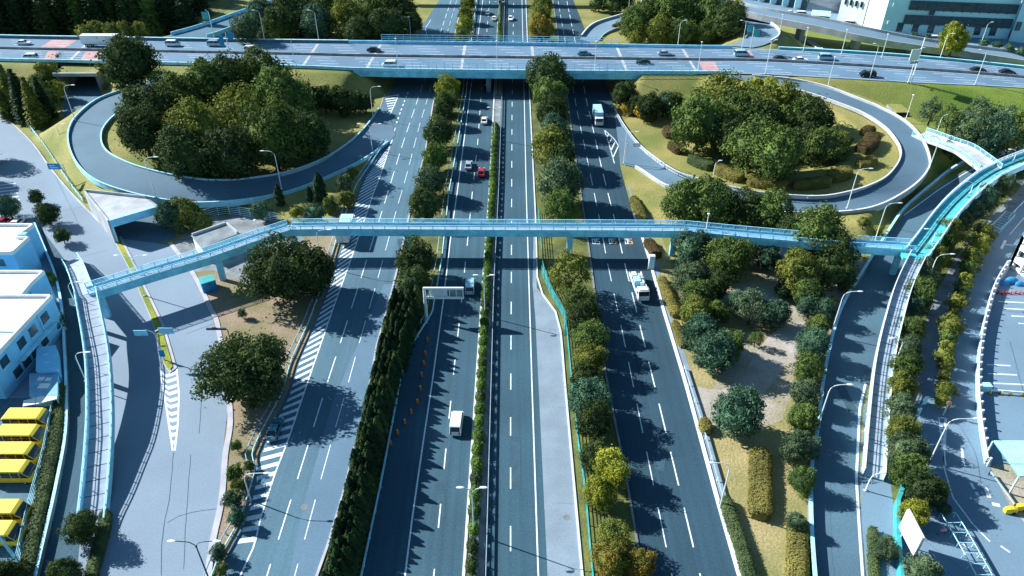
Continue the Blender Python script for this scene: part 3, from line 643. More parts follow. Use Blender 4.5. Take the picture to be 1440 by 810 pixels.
wallthing('parapet_wall', 'blue railing wall on the near side of the ramp at the top left', 'barrier', nw_r[4:], 0, .2, 1.0, M['blue'], 1.0, M['lite'])
wallthing('hedge_barrier', 'teal guard barrier along the far kerb of the elevated road at right', 'barrier', cutx(ov_f, 1085, 1600), -.6, -.1, .7, M['teal'], .5, M['lite'])
wallthing('hedge_barrier', 'dark guard barrier along the far kerb of the elevated road at left', 'barrier', cutx(ov_f, -300, 505), -.2, .3, .9, M['conc_dark'], .5, M['lite'])
# retaining wall left of the ramp road and below the right loop
wl = smooth(WL([(1500, 172), (1440, 191), (1350, 233), (1310, 262), (1271, 296), (1249, 326), (1213, 383), (1187, 425), (1170, 470), (1155, 540), (1148, 603), (1139, 657), (1137, 727), (1142, 812), (1149, 880)]), 5)
wallthing('retaining_wall', 'long low dark wall between the park trees and the sunken ramp road at right', 'wall', wl, -.3, .1, 1.0, M['conc_dark'], .2, M['lite'])
# ---------------------------------------------------------------- guard rails
def post_mesh(h, r, m, key={}):
    k = (h, r, m.name)
    if k not in key: key[k] = MB().box(-r, r, -r, r, 0, h).mesh('post', m)
    return key[k]
def guard(name, label, pts, h=.75, sp=4.0, m='rail', m2='white', sec=.12, dbl=False, cat='guard rail', group=None, w=.06):
    o = thing(name, label, cat, (0, 0, 0), 0, group)
    P = resample(pts, 1.2); MB().sweep(P, -w, w, h - sec * 2, h).build('rail', M[m], o)
    if dbl: MB().sweep(P, -w * .6, w * .6, h * .35, h * .35 + sec).build('rail', M[m], o)
    Q = resample(pts, max(sp, length(pts) / 90)); pm = post_mesh(h + .05, .07, M[m2])
    for p in Q: child(pm, 'post', o, p)
    return o
guard('guard_rail', 'pale guard rail on the left edge of the inner left carriageway', offset(LC_L, -.15), .8, m='lite', w=.10)
guard('guard_rail', 'second guard rail just inside the first beside the row of conifers', offset([p for p in LC_L], .9), .8, m='rail', w=.07)
guard('median_fence', 'blue steel fence on the right side of the clipped central bushes', offset(RC_L, -.2), 1.0, m='rail', m2='rail', dbl=True, cat='fence', w=.05)
gz_ = WL([(545, 200), (528, 225), (503, 262), (478, 330), (458, 397), (436, 457), (412, 510), (399, 557), (369, 613), (357, 640), (362, 665), (352, 700), (338, 740), (312, 785), (295, 830)])
guard('guard_rail', 'outer guard rail between bare earth and the striped left verge', offset(gz_, 1.1), .85, m='rail', m2='rail')
guard('guard_rail', 'white guard rail right beside the striped left verge', offset(gz_, .2), .75, m='lite', m2='rail')
guard('guard_rail', 'dark guard rail on the right frontage road beside the park lawn', WL([(962, 520), (984, 590), (1012, 690), (1040, 780), (1065, 860)]), .8, m='rail')
guard('guard_rail', 'rail on the right kerb of the ramp road beside the sloping walkway', WL([(1238, 500), (1226, 545), (1216, 600), (1212, 660)]), .9, m='lite')
guard('guard_rail', 'rail along the left edge of the right loop exit', offset(rl_i, .7)[4:40], .7)
# teal mesh fence between carriageway and tree row
def meshfence(label, pts, h, m='teal', name='mesh_fence', gap=.25):
    o = thing(name, label, 'fence'); P = resample(pts, 2.2)
    b = MB()
    for k in range(5): b.sweep(P, -.02, .02, gap + (h - gap) * k / 4 - .05, gap + (h - gap) * k / 4 + .05)
    b.build('mesh_panel', M[m], o)
    pm = post_mesh(h + .1, .05, M[m])
    for p in resample(P, max(2.5, length(P) / 90)): child(pm, 'post', o, p)
    return o
meshfence('teal mesh fence between the widened shoulder and the middle row of trees', WL([(757, 300), (760, 337), (763, 380), (778, 418), (795, 448), (803, 537), (813, 630), (822, 690), (832, 807), (838, 860)]), 1.6)
meshfence('short teal fence panel bending round the corner of the wide shoulder', offset(WL([(763, 385), (778, 418), (795, 448), (796, 470)]), .25), 1.9, 'teal')
meshfence('pale mesh fence round the fenced yard behind the little flat roofed hut', WL([(275, 312), (300, 304), (322, 301), (355, 306), (395, 313)]), 2.2, 'lite')
meshfence('thin pale mesh fence beside the green hedge of the yellow vans yard', WL([(84, 545), (74, 600), (64, 650), (50, 700), (38, 750), (28, 800), (20, 850)]), 1.8, 'lite')
meshfence('long pale fence beside the curved street at the far left', WL([(-10, 143), (20, 162), (42, 180), (62, 205), (85, 240), (100, 262), (118, 285)]), 1.3, 'lite')
meshfence('low blue fence on top of the loop wall beside the blue road sign', WL([(83, 212), (97, 235), (112, 256), (128, 268)]), 1.0, 'lite')
def slab(name, label, cat, pts, w, h, m):
    o = thing(name, label, cat); MB().sweep(resample(pts, 2), -w / 2, w / 2, -.1, h).build('panel', M[m], o); return o
slab('teal_screen', 'solid teal screen fence behind the white billboard at bottom right', 'fence', WL([(1270, 672), (1268, 690), (1259, 712), (1259, 760), (1264, 812), (1268, 850)]), .5, 1.5, 'teal')
wl2 = smooth(WL([(50, 318), (63, 350), (75, 378), (82, 400), (89, 437), (93, 492), (95.5, 548), (95, 614), (82, 688), (72, 734), (55, 808), (44, 860)]), 4)
wallthing('boundary_wall', 'long low wall curving beside the white buildings and the yellow vans', 'wall', wl2, -.15, .15, .9, M['conc_dark'], .1, M['lite'])
# white slatted barrier on the right
bp = smooth(WL([(1415, 376), (1398, 405), (1387, 440), (1379, 475), (1374, 520), (1374, 560), (1378, 605), (1386, 655)]), 5)
o = thing('white_barrier', 'tall white framed barrier curving between the side street and the car park', 'barrier')
MB().sweep(bp, -.55, -.3, 0, .5).build('kerb', M['conc'], o)
MB().sweep(bp, .1, .3, .9, 1.6).build('top_rail', M['white'], o)
MB().sweep(bp, .15, .25, .2, .45).build('lower_rail', M['lite'], o)
for p in resample(bp, 2.1): child(post_mesh(1.7, .13, M['white']), 'post', o, p + Vector((.2, 0, 0)))
# ---------------------------------------------------------------- pedestrian bridge
pb = thing('pedestrian_bridge', 'long pale blue pedestrian bridge spanning all carriageways with sloping side ramps', 'footbridge')
def deckway(C, wdt, mdeck, mg, gh=1.1, rail=True, solid=.35, mrail='blue', gird=True, tiles=None, psp=2.4):
    C = [Vector(p) for p in C]; h = wdt / 2
    MB().sweep(C, -h, h, -.18, 0).build('deck', M[mdeck], pb)
    for s in (-1, 1):
        if gird: MB().sweep(C, s * h - .12 if s > 0 else -h - .12, s * h + .12 if s > 0 else -h + .12, -gh, .12).build('girder', M[mg], pb)
        e = offset(C, s * h)
        if solid: MB().sweep(e, -.05, .05, .12, .12 + solid).build('kick_panel', M['lite'], pb)
        b = MB(); P = resample(e, psp)
        for p in P: b.box(p.x - .05, p.x + .05, p.y - .05, p.y + .05, p.z + .1, p.z + 1.25)
        b.sweep(e, -.07, .07, 1.22, 1.31); b.sweep(e, -.03, .03, .95, 1.0); b.sweep(e, -.03, .03, .68, .73)
        b.build('railing', M[mrail], pb)
DZ = 6.2
main = [W(*p, DZ) for p in [(124, 411), (137, 407), (215, 383), (293, 360), (355, 338), (408, 320.5), (480, 319.5), (560, 320), (720, 321), (860, 321.5), (963, 322.5), (1040, 330), (1120, 337), (1187, 343), (1283, 349)]]
deckway(resample(main[:6], 3), 2.6, 'decklav', 'blue2', 1.15); deckway(resample(main[5:11], 4), 2.6, 'decklav', 'blue2', 1.15); deckway(resample(main[10:], 3), 2.6, 'deckblue', 'blue2', 1.15)
def edgeway(Lp, Rp, zs, md, mg, gh=.8, solid=.5, mrail='lite', psp=2.2, gird=True, step=1.5):
    n = len(Lp); Lw = [W(p[0], p[1], z + 1.2) - Vector((0, 0, 1.2)) for p, z in zip(Lp, zs)]; Rw = [W(p[0], p[1], z + 1.2) - Vector((0, 0, 1.2)) for p, z in zip(Rp, zs)]
    Ls, Rs = smooth(Lw, 5), smooth(Rw, 5); C = [(a + c) * .5 for a, c in zip(Ls, Rs)]; w = sum((a - c).length for a, c in zip(Ls, Rs)) / len(Ls)
    deckway(resample(C, step), w, md, mg, gh, True, solid, mrail, gird, None, psp); return C, w
# left ramp towards the camera, left stair away from it
zz = [6.2, 5.9, 5.3, 4.4, 3.2, 2.1, 1.2, .45, .1]
rampL, wL = edgeway([(105, 408), (109, 428), (118, 474), (122.5, 511), (123, 568), (120.5, 620), (117, 670), (112, 705), (109, 730)], [(133, 405), (135.5, 421), (143, 461), (150, 511), (153.5, 577), (152.5, 625), (148.5, 670), (145.5, 712), (143, 735)], zz, 'decklav', 'lite', .5, .55)
P = resample(rampL, 2.4)      # cross battens on the ramp surface
for i, p in enumerate(P[1:-1]):
    t = (P[i + 2] - P[i]).normalized(); r = Vector((t.y, -t.x, 0)).normalized(); q = [p - r * (wL / 2 - .2), p + r * (wL / 2 - .2)]; MB().strip([q[0] - t * .06, q[0] + t * .06], [q[1] - t * .06, q[1] + t * .06], .012).build('batten', M['dark'], pb)
edgeway([(107, 408), (101, 396), (94, 378), (89, 366)], [(128, 404), (124, 390), (116, 368), (104, 352)], [6.2, 5.0, 3.0, .9], 'decklav', 'lite', .4, .4)
# right ramp towards the camera, north east arm and stair
zz = [6.2, 5.6, 5.0, 4.2, 3.2, 2.1, 1.2, .35]
rampR, wR = edgeway([(1281, 353), (1270, 378), (1259, 406), (1248, 445), (1239, 480), (1231, 520), (1225, 575), (1219, 658)], [(1304, 357), (1292, 378), (1280, 406), (1269, 445), (1261, 480), (1255, 520), (1250, 575), (1243, 668)], zz, 'decklav', 'conc', .5, .6, 'white')
P = resample(rampR, 2.4)
for i, p in enumerate(P[1:-1]):
    t = (P[i + 2] - P[i]).normalized(); r = Vector((t.y, -t.x, 0)).normalized(); q = [p - r * (wR / 2 - .2), p + r * (wR / 2 - .2)]; MB().strip([q[0] - t * .06, q[0] + t * .06], [q[1] - t * .06, q[1] + t * .06], .012).build('batten', M['dark'], pb)
armC, wA = edgeway([(1279, 347), (1296, 325), (1316, 299), (1336, 276), (1360, 255), (1392, 232), (1440, 211), (1500, 190)], [(1303, 356), (1322, 330), (1343, 299), (1364, 276), (1386, 257), (1412, 240), (1450, 224), (1510, 203)], [6.2] * 8, 'deckteal', 'lite', .8, .5, 'white')
MB().sweep(resample(armC, 2), -.06, .06, .01, .16).build('deck_kerb', M['dark'], pb)
edgeway([(1387, 236), (1366, 222), (1349, 210), (1334, 203), (1312, 194), (1290, 184)][::-1], [(1402, 227), (1384, 212), (1368, 201), (1350, 195), (1326, 188), (1298, 181)][::-1], [6.2, 6.2, 6.1, 5.9, 5.0, 4.6][::-1], 'conc', 'conc', .4, .3, 'lite')
# joint landing on the right and piers
J = [W(*p, DZ) for p in [(1262, 343), (1290, 340), (1305, 352), (1297, 366), (1270, 362)]]
MB().prism([(p.x, p.y) for p in J], DZ - .55, DZ + .006).build('landing', M['deckteal'], pb)
def pier(px, zt=5.2, w=.55, dy=0, m='blue'):
    q = min(((abs(pxof(p) - px), p) for p in resample(main, .5)), key=lambda a: a[0])[1]
    MB().box(q.x - w, q.x + w, q.y - .35 + dy, q.y + .35 + dy, -.1, zt).build('pier', M[m], pb)
for px in (139, 303, 410, 573, 801, 950, 1105, 1268): pier(px)
def pier_at(P, fr_, w=.35):
    q = P[int(fr_ * (len(P) - 1))]; MB().box(q.x - w, q.x + w, q.y - w, q.y + w, -.1, max(.3, q.z - .5)).build('pier', M['lite'], pb)
for t in (.12, .35, .58): pier_at(rampL, t); pier_at(rampR, t)
for t in (.25, .55, .85): pier_at(armC, t, .5)
# ---------------------------------------------------------------- tunnel portal beside the left street
o = thing('tunnel_portal', 'flat concrete roofed underpass portal with blue front beam beside the left street', 'tunnel portal')
rp = [W(*p, 5.3) for p in [(121, 270), (205, 279), (222, 291), (154, 311)]]
MB().prism([(p.x, p.y) for p in rp], 4.75, 5.3).build('roof_slab', M['conc'], o)
a, c = rp[3], rp[2]; e = W(250, 283, 5.3)
def wallseg(p, q, t, z0, z1):
    d = (q - p); d.z = 0; d.normalize(); r = Vector((-d.y, d.x, 0)) * t; return MB().prism([(p.x, p.y), (q.x, q.y), (q.x + r.x, q.y + r.y), (p.x + r.x, p.y + r.y)], z0, z1)
wallseg(a, c, -.35, 3.9, 5.6).build('front_beam', M['blue'], o)
wallseg(rp[0], a, -.4, 0, 5.6).build('side_wall', M['conc'], o)
wallseg(W(222, 291, 5.3), W(205, 279, 5.3), -.4, 0, 5.28).build('side_wall', M['conc_dark'], o)
wallseg(W(157, 331), Vector((a.x, a.y, 0)), .35, 0, 4.6).build('wing_wall', M['lite'], o)
wallseg(rp[0], W(205, 279, 5.3), .3, 5.3, 5.9).build('back_parapet', M['conc'], o)
# second dark underpass mouth beneath the overpass at the left, and pedestrian tunnel at right
o = thing('underpass_mouth', 'dark concrete mouth of the side road passing below the overpass at left', 'tunnel portal')
q = G(115, 128); MB().box(q.x - 6.4, q.x - 5.6, q.y, q.y + 22, 0, 5.6).build('side_wall', M['conc_dark'], o); MB().box(q.x + 5.6, q.x + 6.4, q.y, q.y + 22, 0, 5.6).build('side_wall', M['conc_dark'], o)
MB().box(q.x - 6.6, q.x + 6.6, q.y - .4, q.y + 24, 5.0, 5.85).build('roof_slab', M['grass'], o); MB().box(q.x - 6.6, q.x + 6.6, q.y - 1.0, q.y - .42, 4.9, 5.9).build('top_beam', M['conc'], o)
o = thing('pedestrian_tunnel', 'small dark square tunnel opening in the grass slope beside the right loop', 'tunnel portal')
q = G(1268, 165); gq = gz(q.x, q.y)
MB().box(q.x - 1.9, q.x - 1.6, q.y, q.y + 6, gq - 1, gq + 1.0).build('side_wall', M['conc_dark'], o); MB().box(q.x + 1.6, q.x + 1.9, q.y, q.y + 6, gq - 1, gq + 1.0).build('side_wall', M['conc_dark'], o)
MB().box(q.x - 1.95, q.x + 1.95, q.y - .05, q.y + 6, gq + 1.0, gq + 1.12).build('top_slab', M['grass'], o); MB().box(q.x - 1.6, q.x + 1.6, q.y + .8, q.y + 1.0, gq - 1, gq + 1.0).build('shade_panel', M['dark'], o)  # dark panel stands in for the unlit depth of the tunnel
# ---------------------------------------------------------------- street flyover at top right
fl = thing('street_flyover', 'pale concrete street viaduct curving down past the big factory at top right', 'viaduct')
FA = [W(*p) for p in [(960, -16, 8.5), (1035, 4, 8), (1080, 15, 7.6), (1150, 27, 6.8), (1230, 44, 5.2), (1300, 57, 3.4), (1360, 66, 1.8), (1440, 76, .5)]]
FB = [W(*p) for p in [(950, -2, 8.5), (1042, 17, 8), (1080, 26, 7.6), (1150, 40, 6.8), (1230, 57, 5.2), (1300, 68, 3.4), (1360, 76, 1.8), (1440, 88, .5)]]
fa, fb2 = samp(FA, FB, 60)
MB().strip(fa, fb2, .02).build('road_deck', M['asph_lot'], fl); mc, mh = [(a + c) * .5 for a, c in zip(fa, fb2)], [(a - c).length * .5 for a, c in zip(fa, fb2)]
MB().sweep(fb2, -.1, .35, -1.3, .9).build('parapet', M['conc'], fl); MB().sweep(fa, -.35, .1, -1.3, .9).build('parapet', M['conc'], fl)
for i in range(6, 46, 9):
    q = mc[i]; MB().box(q.x - .8, q.x + .8, q.y - 2.5, q.y + 2.5, 0, q.z - 1.2).build('pier', M['conc'], fl)
bb = MB(); bb.strip(fa, fb2, -.9); bb.build('soffit', M['conc_dark'], fl)
# ---------------------------------------------------------------- buildings
def bwall(b, p, q, z0, z1, t=.0): pass
def quadwin(p, q, s, w, z0, z1, out=.05, depth=.25):
    d = (q - p); d.z = 0; d.normalize(); n = Vector((d.y, -d.x, 0)); a = p + d * (s - w / 2) + n * out; c = p + d * (s + w / 2) + n * out
    return MB().prism([(a.x, a.y), (c.x, c.y), (c.x - n.x * depth, c.y - n.y * depth), (a.x - n.x * depth, a.y - n.y * depth)], z0, z1)
def flatroof(name, label, pts, z, mw='wall_b', par=.5, cat='building'):
    P = [W(p[0], p[1], z) for p in pts]; o = thing(name, label, cat)
    xy = [(p.x, p.y) for p in P]; MB().prism(xy, -.1, z - .3).build('wall', M[mw], o)
    MB().prism(xy, z - .3, z - .05).build('roof', M['roof_w'], o)
    b = MB(); Q = P + [P[0]]
    for i in range(len(P)): 
        d = (Q[i + 1] - Q[i]).normalized() * .0; b.sweep([Q[i], Q[i + 1]], -.02, .28, -.047, par) if area(xy) > 0 else b.sweep([Q[i], Q[i + 1]], -.28, .02, -.047, par)
    b.build('roof_parapet', M['roof_w'], o); return o, P
def area(xy): n = len(xy); return -sum(xy[i][0] * xy[(i + 1) % n][1] - xy[(i + 1) % n][0] * xy[i][1] for i in range(n))
oA, PA = flatroof('office_building', 'white flat roofed building with notched corner, farthest of the white buildings at left', [(-160, 316), (49, 317), (24, 335), (42, 335), (18, 357), (-160, 357)], 7.0)
quadwin(PA[5], PA[4], (PA[4] - PA[5]).length - 3.2, 1.8, 4.2, 5.8).build('window', M['wglass'], oA)
q = W(37, 333, 7); MB().box(q.x - 1, q.x + .2, q.y - .3, q.y + .6, 6.96, 7.7).build('roof_vent', M['wall_b'], oA)
oB, PB = flatroof('office_building', 'middle white flat roofed building between two others at left', [(-160, 383), (63, 383), (45, 400), (30, 418), (-160, 418)], 6.6)
s = (PB[3] - PB[2]).length
quadwin(PB[3], PB[2], s * .5, 1.5, 4.4, 5.8).build('window', M['wglass'], oB)
oC, PC = flatroof('office_building', 'nearest white flat roofed building with rows of dark windows at left', [(-180, 417), (74, 417), (41, 452), (0, 496), (-16, 513), (-180, 513)], 7.2, 'wall_b')
p, q = PC[4], PC[1]; L_ = (q - p).length
for z0, z1, lst in ((4.6, 6.2, (.16, .42, .60, .80)), (1.2, 2.8, (.24, .38, .52, .68))):
    for t in lst:
        w_ = quadwin(p, q, L_ * t, 1.9, z0, z1).build('window', M['wglass'], oC)
        quadwin(p, q, L_ * t, 2.2, z0 - .18, z0 - .03, .18).build('sill', M['lite'], w_)
wallseg(p, q, .0, 0, 0)
d_ = (q - p).normalized(); n_ = Vector((d_.y, -d_.x, 0))
e0, e1 = p + n_ * .9 + d_ * L_ * .3, p + n_ * .9 + d_ * L_ * .85
b = MB(); b.prism([(e0.x, e0.y), (e1.x, e1.y), ((e1 - n_ * .85).x, (e1 - n_ * .85).y), ((e0 - n_ * .85).x, (e0 - n_ * .85).y)], 3.35, 3.5); b.build('canopy', M['lite'], oC)
b = MB(); mm = p + d_ * L_ * .72 + n_ * .12; b.tube([(mm.x, mm.y, .1), (mm.x, mm.y, 7.0)], .09); b.build('downpipe', M['lite'], oC)
b = MB(); mr = [PC[0].lerp(PC[5], .5), PC[2].lerp(PC[3], .35)]; mr = [Vector((v.x, v.y, 7.17)) for v in mr]; b.sweep(mr, -.15, .15, 0, .2); b.build('roof_ridge', M['lite'], oC)
def shed(label, pts, z, m, nm='storage_shed', mr='lite', h0=0):
    P = [W(p[0], p[1], z) for p in pts]; o = thing(nm, label, 'shed'); xy = [(p.x, p.y) for p in P]
    MB().prism(xy, h0, z - .12).build('wall', M[m], o); b = MB(); c = sum(P, Vector()) / len(P); xy2 = [(c.x + (p.x - c.x) * 1.05, c.y + (p.y - c.y) * 1.05) for p in P]
    b.prism(xy2, z - .12, z).build('roof', M[mr], o); return o, P
o, P = shed('pale blue prefab shed below the windows of the nearest white building', [(52, 489), (78, 486), (81, 520), (51, 521)], 3.0, 'wall_b', mr='wall_b')
MB().sweep([P[0].lerp(P[3], .35) + Vector((1, 0, 0)), P[1].lerp(P[2], .35) - Vector((1.2, 0, 0))], -.1, .1, 0, .12).build('roof_rib', M['lite'], o)
MB().sweep([P[0].lerp(P[3], .7) + Vector((1, 0, 0)), P[1].lerp(P[2], .7) - Vector((1.2, 0, 0))], -.1, .1, 0, .12).build('roof_rib', M['lite'], o)
o, P = shed('darker blue shed with white panels on its roof, nearest the low white canopy', [(42, 526), (80, 524), (80, 556), (42, 556)], 2.4, 'blue2', mr='deckblue')
for (x, y, w_, d_2) in ((58, 533, 1.0, .7), (68, 534, .8, .7), (62, 543, 1.6, 1.0)):
    q = W(x, y, 2.4); MB().box(q.x - w_ / 2, q.x + w_ / 2, q.y - d_2 / 2, q.y + d_2 / 2, 2.402, 2.55).build('roof_panel', M['roof_w'], o)
o = thing('parking_canopy', 'low white sloping canopy between the blue shed and the yellow vans', 'canopy')
P = [W(x, y, 2.3) for x, y in [(33, 563), (50, 559.5), (50, 568), (32, 571)]]; MB().prism([(p.x, p.y) for p in P], 2.15, 2.3).build('roof_panel', M['roof_w'], o)
P2 = [W(x, y, 2.3) for x, y in [(51, 559), (81, 551), (80, 561), (51, 568.5)]]; MB().prism([(p.x, p.y) for p in P2], 2.2, 2.36).build('roof_panel', M['roof_w'], o)
for p in (P[0], P[3], P2[1], P2[2]): child(post_mesh(2.15, .06, M['pole']), 'post', o, Vector((p.x, p.y, 0)))
o, P = shed('small flat roofed concrete hut with dark roof in the triangle below the footbridge', [(270, 331), (319, 314), (335, 328), (284, 348)], 3.6, 'wall_w', 'utility_hut', 'conc_dark')
wallseg(P[0], P[1], -.3, 3.6, 4.1).build('roof_parapet', M['conc'], o); wallseg(P[1], P[2], -.3, 3.6, 4.1).build('roof_parapet', M['conc'], o)
o, P = shed('teal steel storage box below the footbridge beside the left underpass road', [(279, 391), (298, 386), (303, 395), (283, 400)], 2.2, 'tarp', 'storage_box', 'teal')
# big factory at the top right
fo = thing('factory_building', 'huge pale teal factory block with two long dark louvre bands at top right', 'building')
a, c = W(1237, 47), W(1416, 55); a.z = c.z = 0; d = (c - a).normalized(); n = Vector((d.y, -d.x, 0)); L_ = (c - a).length
dep = -n * 60
MB().prism([(a.x, a.y), (c.x, c.y), (c.x + dep.x, c.y + dep.y), (a.x + dep.x, a.y + dep.y)], 0, 38).build('wall', M['wall_big'], fo)
def fband(s0, s1, z0, z1, out, m, nm, par=fo):
    p, q = a + d * s0, a + d * s1; return MB().prism([(p.x + n.x * out, p.y + n.y * out), (q.x + n.x * out, q.y + n.y * out), (q.x, q.y), (p.x, p.y)], z0, z1).build(nm, m, par)
def sxz(px, py, s_guess=None):    # hit the facade plane with a pixel ray
    o3 = Vector((0, 0, CH)); g = W(px, py, 0) - o3; t = (a - o3).dot(n) / g.dot(n); h = o3 + g * t; return (h - a).dot(d), h.z
def frect(px0, py0, px1, py1, out, m, nm, par=fo):
    s0, z0 = sxz(px0, py0); s1, z1 = sxz(px1, py1); return fband(min(s0, s1), max(s0, s1), min(z0, z1), max(z0, z1), out, m, nm, par)
for (x0, y0, x1, y1) in ((1273, 20, 1423, 27), (1281, 0, 1434, 0)):
    s0, z0 = sxz(x0, y0 + .5); s1, _ = sxz(x1, y1 + 5); l = fband(s0, s1, z0 - 3.2, z0, .5, M['band'], 'louvre_band')
    for k in range(1, 12): fband(s0 + (s1 - s0) * k / 12 - .15, s0 + (s1 - s0) * k / 12 + .15, z0 - 3.39, z0 - .01, .58, M['band'], 'louvre_post', l)
for px, py in ((1257, 6), (1249, 31)): s0, z0 = sxz(px, py); fband(s0 - .4, s0 + .4, z0 - .6, z0 + .6, .7, M['white'], 'wall_lamp')
for px, py in ((1310, 18), (1357, 9), (1377, 9)): s0, z0 = sxz(px, py); fband(s0 - .8, s0 + .8, z0 - .6, z0 + .6, .9, M['band'], 'wall_vent')
for px in range(1262, 1410, 22): s0, z0 = sxz(px, 50); fband(s0 - 1.1, s0 + 1.1, 1.0, 4.2, .15, M['wglass'], 'window')
def block(label, pts, h, m, nm='factory_block'):
    P = [W(p[0], p[1], 0) for p in pts]; o = thing(nm, label, 'building'); MB().prism([(p.x, p.y) for p in P], 0, h).build('wall', M[m], o); return o, P
# end wall, sunlit
o, P = block('tall white windowless tower wall adjoining the left end of the huge factory', [(1213, 39), (1236, 46), (1246, 10), (1222, 4)], 30, 'roof_w', 'factory_tower')
MB().box(P[0].x + 2, P[0].x + 4, P[0].y - .12, P[0].y - .02, 0, 3).build('door', M['band'], o)
o, P = block('pale grey industrial block behind the street, left of the white tower', [(1176, 31), (1212, 38.5), (1219, 8), (1184, 2)], 26, 'wall_w', 'factory_block')
for k in range(4): q = P[0].lerp(P[1], .2 + .2 * k); MB().box(q.x - .7, q.x + .7, q.y - .1, q.y + .2, 7, 9).build('window', M['wglass'], o)
o, P = block('dark teal warehouse at the top edge behind the street viaduct', [(1050, -2), (1133, 15), (1148, -20), (1060, -34)], 12, 'band', 'warehouse')
for k in range(5): q = P[0].lerp(P[1], .1 + .2 * k); MB().box(q.x - 2.4, q.x + 2.4, q.y - .15, q.y + .25, .5, 6).build('loading_door', M['wall_big'], o)
o, P = shed('small grey gatehouse with pale roof behind the street viaduct', [(1143, 14), (1168, 16), (1167, 23), (1141, 21)], 4, 'conc_dark', 'gatehouse', 'lite')
o, P = block('blue grey works building rising at the top right corner', [(1418, 58), (1560, 74), (1600, 50), (1424, 38)], 22, 'wall_big', 'works_building')
for k in range(5):
    q = P[0].lerp(P[1], .05 + .12 * k); MB().box(q.x - 1.2, q.x + 1.2, q.y - .25, q.y + .1, 4, 7).build('window', M['wglass'], o)
# right-hand multi-storey car park corner
o = thing('parking_garage', 'white multi storey car park corner with open dark decks at the right edge', 'building')
p0 = W(1419, 376); p1 = W(1500, 255); p2 = W(1560, 470)
z_ = 9; c4 = p1 + (p2 - p0)
MB().prism([(p0.x, p0.y), (p2.x, p2.y), (c4.x, c4.y), (p1.x, p1.y)], 0, .5).build('base', M['roof_w'], o)
for z0 in (1.6, 4.4, 7.2):
    MB().prism([(p0.x, p0.y), (p2.x, p2.y), (c4.x, c4.y), (p1.x, p1.y)], z0, z0 + 1.2).build('storey_wall', M['roof_w'], o)
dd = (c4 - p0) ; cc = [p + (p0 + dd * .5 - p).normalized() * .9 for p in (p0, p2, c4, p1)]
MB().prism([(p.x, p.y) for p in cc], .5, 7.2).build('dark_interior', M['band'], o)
for A_, B_ in ((p0, p1), (p0, p2)):
    for k in range(0, 9):
        q = A_.lerp(B_, k / 9); MB().box(q.x - .2, q.x + .2, q.y - .2, q.y + .2, .5, 7.2).build('column', M['roof_w'], o)
# corrugated teal canopy
o = thing('corrugated_canopy', 'bright teal corrugated canopy roof over the car park entrance at right', 'canopy')
C4 = [W(x, y, 3.6) for x, y in [(1397, 620), (1500, 620), (1540, 670), (1433, 670)]]
b = MB(); b2 = MB(); u = C4[1] - C4[0]; v = C4[3] - C4[0]; N_ = 34
MB().prism([(p.x, p.y) for p in C4], 3.45, 3.58).build('roof_sheet', M['deckteal'], o)
for k in range(N_):
    q = C4[0] + u * ((k + .5) / N_); b.sweep([q, q + v], -.09, .09, -.015, .10)
b.build('rib', M['lite'], o)
for p in C4: child(post_mesh(3.5, .1, M['pole']), 'post', o, Vector((p.x, p.y, 0)))
# ---------------------------------------------------------------- vehicles (built along +X, ground at z 0)
def loft(st):      # stations: (x, half_low, half_high, z_low, z_high) -> closed hull with chamfered shoulders
    b = MB(); v = []; k = 8
    for (x, hl, hh, z0, z1) in st:
        zm = z0 + (z1 - z0) * .55
        v += [(x, -hl * .92, z0), (x, hl * .92, z0), (x, hl, z0 + (z1 - z0) * .25), (x, hl, zm), (x, hh, z1), (x, -hh, z1), (x, -hl, zm), (x, -hl, z0 + (z1 - z0) * .25)]
    f = []
    for i in range(len(st) - 1):
        for j in range(k): f.append((i * k + j, i * k + (j + 1) % k, (i + 1) * k + (j + 1) % k, (i + 1) * k + j))
    f.append(tuple(range(k - 1, -1, -1))); n = len(st) - 1; f.append(tuple(range(n * k, n * k + k)))
    f = [tuple(reversed(q)) for q in f]
    return b.add(v, f)
WH = {}
def wheel(parent, x, y, r, w=.22):
    k = (round(r, 2), w)
    if k not in WH:
        b = MB(); b.tube([(0, -w / 2, 0), (0, w / 2, 0)], r, 14); c = MB(); c.tube([(0, -w / 2 - .012, 0), (0, w / 2 + .012, 0)], r * .58, 10)
        WH[k] = (b.mesh('tyre', M['tyre']), c.mesh('rim', M['car_silver']))
    o = child(WH[k][0], 'wheel', parent, Vector((x, y, r))); child(WH[k][1], 'rim', o); return o
CM = {}
